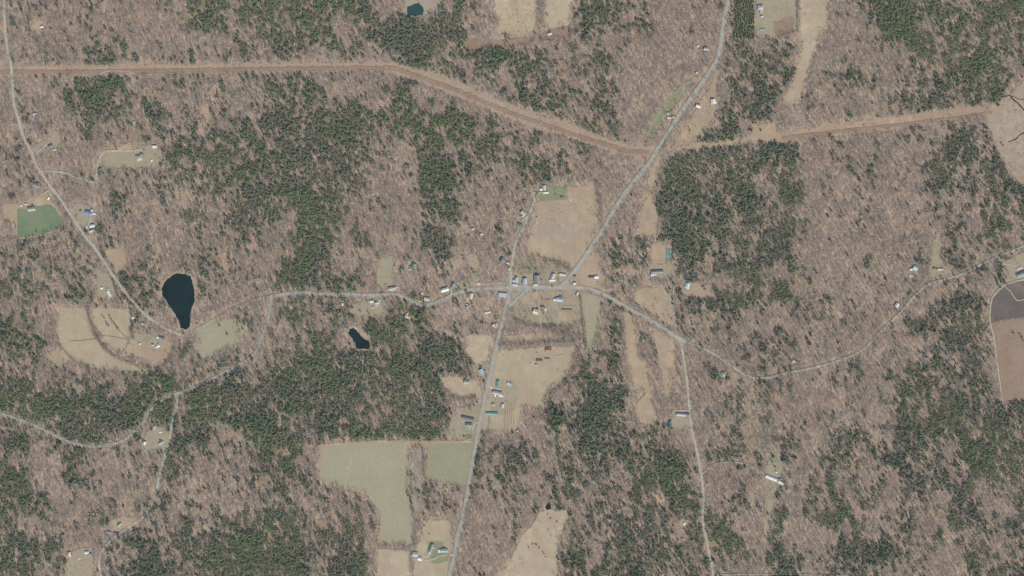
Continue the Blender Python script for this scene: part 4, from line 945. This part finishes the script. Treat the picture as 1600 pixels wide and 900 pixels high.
hand_shrub = [(792,14,2.8),(800,15,3.2),(808,16,3.6),(818,15,3),(822,16,3),(794,24,2.6),(801,23,3.4),(809,23,3.8),(822,22,2.6),(788,31,3),(772,28,4.5),(782,32,3.5),(795,38,3.2),(810,35,4.2),(817,36,3.2),(822,41,3.4),(803,50,3),(810,50,3.6),(823,30,2.2),(789,38,2.6),
 (872,319,3),(877,321,2.6),(874,327,3),(872,335,3),(877,332,3),(860,329,3.4),(866,331,3),(875,340,2.5),(894,319,2.8),(896,313,3.2),(899,318,3),(905,315,3.4),(908,312,3),(911,313,3),(918,319,3.4),(894,322,2.6),(896,327,2.6),(920,328,3.4),(924,324,2.4),(927,335,3),(912,348,3),(918,291,3),(911,291,3.6),(895,296,2.6),(895,309,2.6),(861,343,3.6),(866,343,3),
 (850,360,3),(845,390,3),(857,395,2.6),(840,395,3),(865,398,2.6),(1220,47,4),(1228,43,3.5),(1230,18,2),(839,551,4),(828,567,4),(817,559,3),(787,555,3),(872,578,3.4),(758,608,5),(763,622,4),(788,627,3),(1276,8,3),(1258,22,3.4),(1281,25,3),(1280,43,4),(1267,30,2.6),(1265,69,3.2),(1239,138,4),(860,810,6),(856,803,5),(870,815,6),(838,851,7),(842,856,6),(848,862,5),(853,870,5),(826,855,5),(833,850,6),(850,865,5),(1013,524,4),(1058,560,4),(1010,600,3),(126,876,3),(129,883,4),(118,887,3),(110,895,3),(663,812,6),(667,815,5),(663,821,5),(671,834,5),(660,833,4),(182,556,3),(240,548,3),(258,548,4),(262,551,3),(1212,735,5),(1204,765,4),(1180,772,5)]

# promote the largest to things of their own (300 of a kind), the rest is the wood itself
def near_open(px_, py_, r_=9):
    out = np.ones(len(px_))
    for a in range(8):
        x = (px_+r_*math.cos(a*.785)-PX0).astype(int).clip(0, PW-1); y = (py_+r_*math.sin(a*.785)-PY0).astype(int).clip(0, PH-1)
        out = np.minimum(out, OPEN[y, x])
    return out < .3
def promote(X_, Y_, S_, n):
    ok = near_open(X_, Y_) & (X_ > 8) & (X_ < 1592) & (Y_ > 8) & (Y_ < 892)
    idx = np.where(ok)[0]; idx = idx[np.argsort(-S_[idx])]; sel, used = [], {}
    for i in idx:
        kx = (int(X_[i]//16), int(Y_[i]//16))
        if used.get(kx, 0) >= 1: continue
        used[kx] = 1; sel.append(i)
        if len(sel) >= n: break
    m_ = np.ones(len(X_), bool); m_[sel] = False
    return sel, m_
nc = 300-len(hand_con); nb = 300-len(hand_bare)
cs_big = cs.copy(); sel_c, mc = promote(cx, cy, cs, nc); sel_b, mb_ = promote(bx_, by_, bs, nb)
ind_con = [(x, y, s_, 1) for x, y, s_ in hand_con]+[(float(cx[i]), float(cy[i]), float(cs[i])+2.5, 0) for i in sel_c]
ind_bare = [(x, y, s_, 1) for x, y, s_ in hand_bare]+[(float(bx_[i]), float(by_[i]), float(bs[i])+2.0, 0) for i in sel_b]
for o_ in [o_ for o_ in COL.objects if o_.type == 'EMPTY' and o_.get('category') in ('house','barn','hall','store','cottage')]:
    lx, ly = o_.location.x/MPP+800, 450-o_.location.y/MPP; LM.append((lx, ly, 'the '+o_['label'].split(' with ')[0] if False else None or ('the '+o_['label'])))
LM = [(a, b, c) for a, b, c in LM if len(c.split()) <= 6]
DIRS = ['east','north east','north','north west','west','south west','south','south east']
ORD = ['nearest','second','third','fourth','fifth','sixth','seventh','eighth','ninth','tenth','eleventh','twelfth','thirteenth','fourteenth','fifteenth','sixteenth','seventeenth','eighteenth']
def place(lst, meshes, name, adj, cat, group, wid=1.0):
    rec = {}
    for k, (x, y, s_, h_) in enumerate(lst):
        d = sorted(LM, key=lambda q: (q[0]-x)**2+(q[1]-y)**2)[0]; a = math.degrees(math.atan2(-(y-d[1]), x-d[0])) % 360
        dr = DIRS[int((a+22.5)//45) % 8]; dist = math.hypot(x-d[0], y-d[1])
        rec.setdefault((d[2], dr), []).append((dist, k))
    lab = {}
    for (ln, dr), L_ in rec.items():
        L_.sort()
        for r_, (dist, k) in enumerate(L_):
            o_ = ORD[min(r_, 17)]
            lab[k] = f"{adj}, {o_} such one out {dr} of {ln}" if len(L_) > 1 else f"{adj} {dr} of {ln}"
    for k, (x, y, s_, h_) in enumerate(lst):
        me = meshes[k % len(meshes)]; o = bpy.data.objects.new(name, me); COL.objects.link(o)
        X_, Y_ = W(x, y); o.location = (X_, Y_, 0); w_ = s_*wid*random.uniform(.95, 1.25); o.scale = (w_, w_, s_*random.uniform(.9, 1.05))
        o.rotation_euler = (0, 0, random.uniform(0, 6.28)); tag(o, ' '.join(lab[k].split()[:16]), cat, group)
place(ind_con, CONM, 'pine_tree', 'tall dark green conifer', 'tree', 'conifers standing at wood edges and in the open', 1.0)
place(ind_bare, BARM, 'bare_tree', 'leafless grey tree', 'tree', 'leafless trees at wood edges and in the open', .9)
place([(x, y, s_, 1) for x, y, s_ in hand_shrub], SHR, 'shrub', 'small dark shrub', 'shrub', 'small shrubs dotted over the fields', 1.1)
# wooden H-frame poles along the western cut strip
for k, (px_, py_) in enumerate([(38,114),(107,113.5),(176,112.5),(245,112),(314,111),(383,110),(452,109),(521,108),(590,108),(656,121),(718,145),(782,171),(846,192),(910,214),(972,232)]):
    nxt = 0 if px_ < 600 else -20
    e = empty('utility_pole', (*W(px_, py_), 0), R(nxt)); tag(e, f"wooden H shaped power line pole in the western cut strip, {ORD[k] if k else 'westernmost'}{' from the west' if k else ''}", 'pole', 'power line poles in the western cut strip')
    pm = None
    for s_ in (-1, 1):
        if pm is None: q = MB(); q.cyl(0, 0, 0, 15, .22, .15, 6); pm = q.build('post', M_WOOD, e); o = pm
        else: o = bpy.data.objects.new('post', pm.data); COL.objects.link(o); o.parent = e
        o.location = (0, s_*2.2, 0)
    q = MB(); q.box(-.17,.17,-5,5,13.2,13.55); q.build('crossarm', M_WOOD, e)
# garden rows
for k in range(6):
    x, y = 715+k*.0, 639.5+k*2.4
    e = MB()
    for j in range(14): e.cyl(-14+j*2.2+random.uniform(-.3,.3), random.uniform(-.2,.2), 0, random.uniform(.7,1.1), .95, .35, 6)
    o = e.build('vegetable_row', FM['ditch'], loc=(*W(731, 638.5+k*1.9), .05), rz=R(-8))
    tag(o, f"green row of garden plants, {ORD[k]} from the top above the very long dark shed", 'garden row', 'garden rows above the long dark shed')
for k in range(5):
    e = MB()
    for j in range(22): e.cyl(random.uniform(-.3,.3), -33+j*3.1, 0, random.uniform(1.2,2.0), 1.1, .5, 6)
    o = e.build('vine_row', M_SHRUB, loc=(*W(789+k*3.4, 655), .05), rz=R(-2))
    tag(o, f"brown orchard row in the farm field, {ORD[k]} from the west", 'orchard row', 'orchard rows in the farm field')

# ------------------------------------------------------------------ the wood itself: instances on points
def forest(name, label, meshes, X_, Y_, S_, wid):
    n = len(X_); me = bpy.data.meshes.new(name)
    v = np.zeros((n, 3), np.float32); v[:, 0] = (X_-800)*MPP; v[:, 1] = (450-Y_)*MPP
    me.vertices.add(n); me.vertices.foreach_set('co', v.ravel()); me.update()
    g = np.random.default_rng(n)
    at = me.attributes.new('tree_size', 'FLOAT_VECTOR', 'POINT'); w_ = S_*wid*g.uniform(.8, 1.25, n)
    at.data.foreach_set('vector', np.stack([w_, w_, S_], 1).astype(np.float32).ravel())
    at = me.attributes.new('tree_turn', 'FLOAT_VECTOR', 'POINT'); r_ = np.zeros((n, 3), np.float32); r_[:, 2] = g.uniform(0, 6.28, n)
    r_[:, 0] = g.uniform(-.06, .06, n); at.data.foreach_set('vector', r_.ravel())
    at = me.attributes.new('tree_kind', 'INT', 'POINT'); at.data.foreach_set('value', g.integers(0, len(meshes), n).astype(np.int32))
    o = bpy.data.objects.new(name, me); COL.objects.link(o)
    ng = bpy.data.node_groups.new(name+'_nodes', 'GeometryNodeTree')
    ng.interface.new_socket('Geometry', in_out='INPUT', socket_type='NodeSocketGeometry'); ng.interface.new_socket('Geometry', in_out='OUTPUT', socket_type='NodeSocketGeometry')
    gi = ng.nodes.new('NodeGroupInput'); go = ng.nodes.new('NodeGroupOutput')
    iop = ng.nodes.new('GeometryNodeInstanceOnPoints'); iop.inputs['Pick Instance'].default_value = True
    gti = ng.nodes.new('GeometryNodeJoinGeometry')
    protos = []
    for k, m_ in enumerate(meshes):
        po = bpy.data.objects.new(m_.name+'_pattern', m_); protos.append(po)
        oi = ng.nodes.new('GeometryNodeObjectInfo'); oi.inputs['Object'].default_value = po; oi.inputs['As Instance'].default_value = True
        protos[-1] = oi
    for oi in reversed(protos): ng.links.new(oi.outputs['Geometry'], gti.inputs[0])
    ng.links.new(gi.outputs[0], iop.inputs['Points']); ng.links.new(gti.outputs[0], iop.inputs['Instance'])
    for nm, ty, sk in (('tree_size','FLOAT_VECTOR','Scale'),('tree_turn','FLOAT_VECTOR','Rotation'),('tree_kind','INT','Instance Index')):
        na = ng.nodes.new('GeometryNodeInputNamedAttribute'); na.data_type = ty; na.inputs['Name'].default_value = nm
        ng.links.new(na.outputs['Attribute'], iop.inputs[sk])
    ng.links.new(iop.outputs[0], go.inputs[0])
    md = o.modifiers.new('trees', 'NODES'); md.node_group = ng
    tag(o, label, kind='stuff'); return o
X, Y, g = jitgrid(2.0, 77)
ix, iy = (X-PX0).astype(int), (Y-PY0).astype(int); o0 = OPEN[iy, ix]
nb_ = np.zeros(len(X))
for a in range(8):
    xq = (X+3.2*math.cos(a*.785)-PX0).astype(int).clip(0, PW-1); yq = (Y+3.2*math.sin(a*.785)-PY0).astype(int).clip(0, PH-1)
    nb_ += OPEN[yq, xq] > .5
cl_ = vnoise(7, 88)[iy, ix]
pr = np.where((o0 < .3) & (nb_ >= 2), .55*cl_*2*(cl_ > .35), 0)
corr = ((Y > 95) & (Y < 250) & (X < 1045) & (o0 < .3) & (np.abs(Y-np.interp(X, [0,600,700,800,900,1000], [112,107,138,172,207,240])) < 14)) | ((X > 1217) & (Y > 155) & (Y < 300) & (o0 < .3)) | ((X > 1030) & (X < 1110) & (Y > 110) & (Y < 240) & (o0 < .3))
pr = np.maximum(pr, np.where(corr, .10*(cl_ > .5), 0)); pr[ROAD[iy, ix]] = 0
ks = g.random(len(X)) < pr; sx_, sy_ = X[ks], Y[ks]
kk_ = g.random(len(sx_)) < .35
forest('edge_scrub', 'low brown brush growing along field and road edges', SHR, sx_[kk_], sy_[kk_], 1.6+g.uniform(0, 2.4, kk_.sum()), 1.1)
forest('edge_saplings', 'thin grey saplings along field edges and in the cut strips', BARM, sx_[~kk_], sy_[~kk_], 4+g.uniform(0, 4, (~kk_).sum()), .9)
cxr, cyr, csr = cx[mc], cy[mc], cs[mc]
bright = (vnoise(60, 31)[(cyr-PY0).astype(int), (cxr-PX0).astype(int)] > .66) | ((cxr > 1370) & (cyr < 75) & (rng.random(len(cxr)) < .7)) | (rng.random(len(cxr)) < .06)
plant = (cxr > 1144) & (cxr < 1182) & (cyr < 64)
forest('conifer_woods', 'dark green conifer woods filling the hollows and slopes', CONM, cxr[~bright & ~plant], cyr[~bright & ~plant], csr[~bright & ~plant], .98)
forest('bright_conifer_woods', 'lighter yellow green conifers mixed into the woods', CONB, cxr[bright & ~plant], cyr[bright & ~plant], csr[bright & ~plant], .98)
forest('conifer_plantation', 'dense block of planted conifers beside the north road', CONM[:3], cxr[plant], cyr[plant], csr[plant], 1.0)
forest('leafless_woods', 'pinkish grey leafless hardwood forest covering the valley', BARM, bx_[mb_], by_[mb_], bs[mb_], .72)
print('TREES conifer', len(cxr), 'bare', mb_.sum(), 'objects', len(COL.objects))
# ------------------------------------------------------------------ thin valley air
if HAZE:
    hz = MB(); hz.box(-33000, 33000, -33000, 33000, -1.5, CAM_H+30)
    hm = bpy.data.materials.new('valley_air'); hm.use_nodes = True; t = hm.node_tree
    for n_ in list(t.nodes):
        if n_.type != 'OUTPUT_MATERIAL': t.nodes.remove(n_)
    pv = t.nodes.new('ShaderNodeVolumePrincipled'); pv.inputs['Density'].default_value = 0.65e-5; pv.inputs['Color'].default_value = (.86,.90,.90,1); pv.inputs['Anisotropy'].default_value = .2
    out = [n_ for n_ in t.nodes if n_.type == 'OUTPUT_MATERIAL'][0]; t.links.new(pv.outputs[0], out.inputs['Volume'])
    tag(hz.build('haze', hm), 'thin pale air between the camera and the ground', kind='stuff')
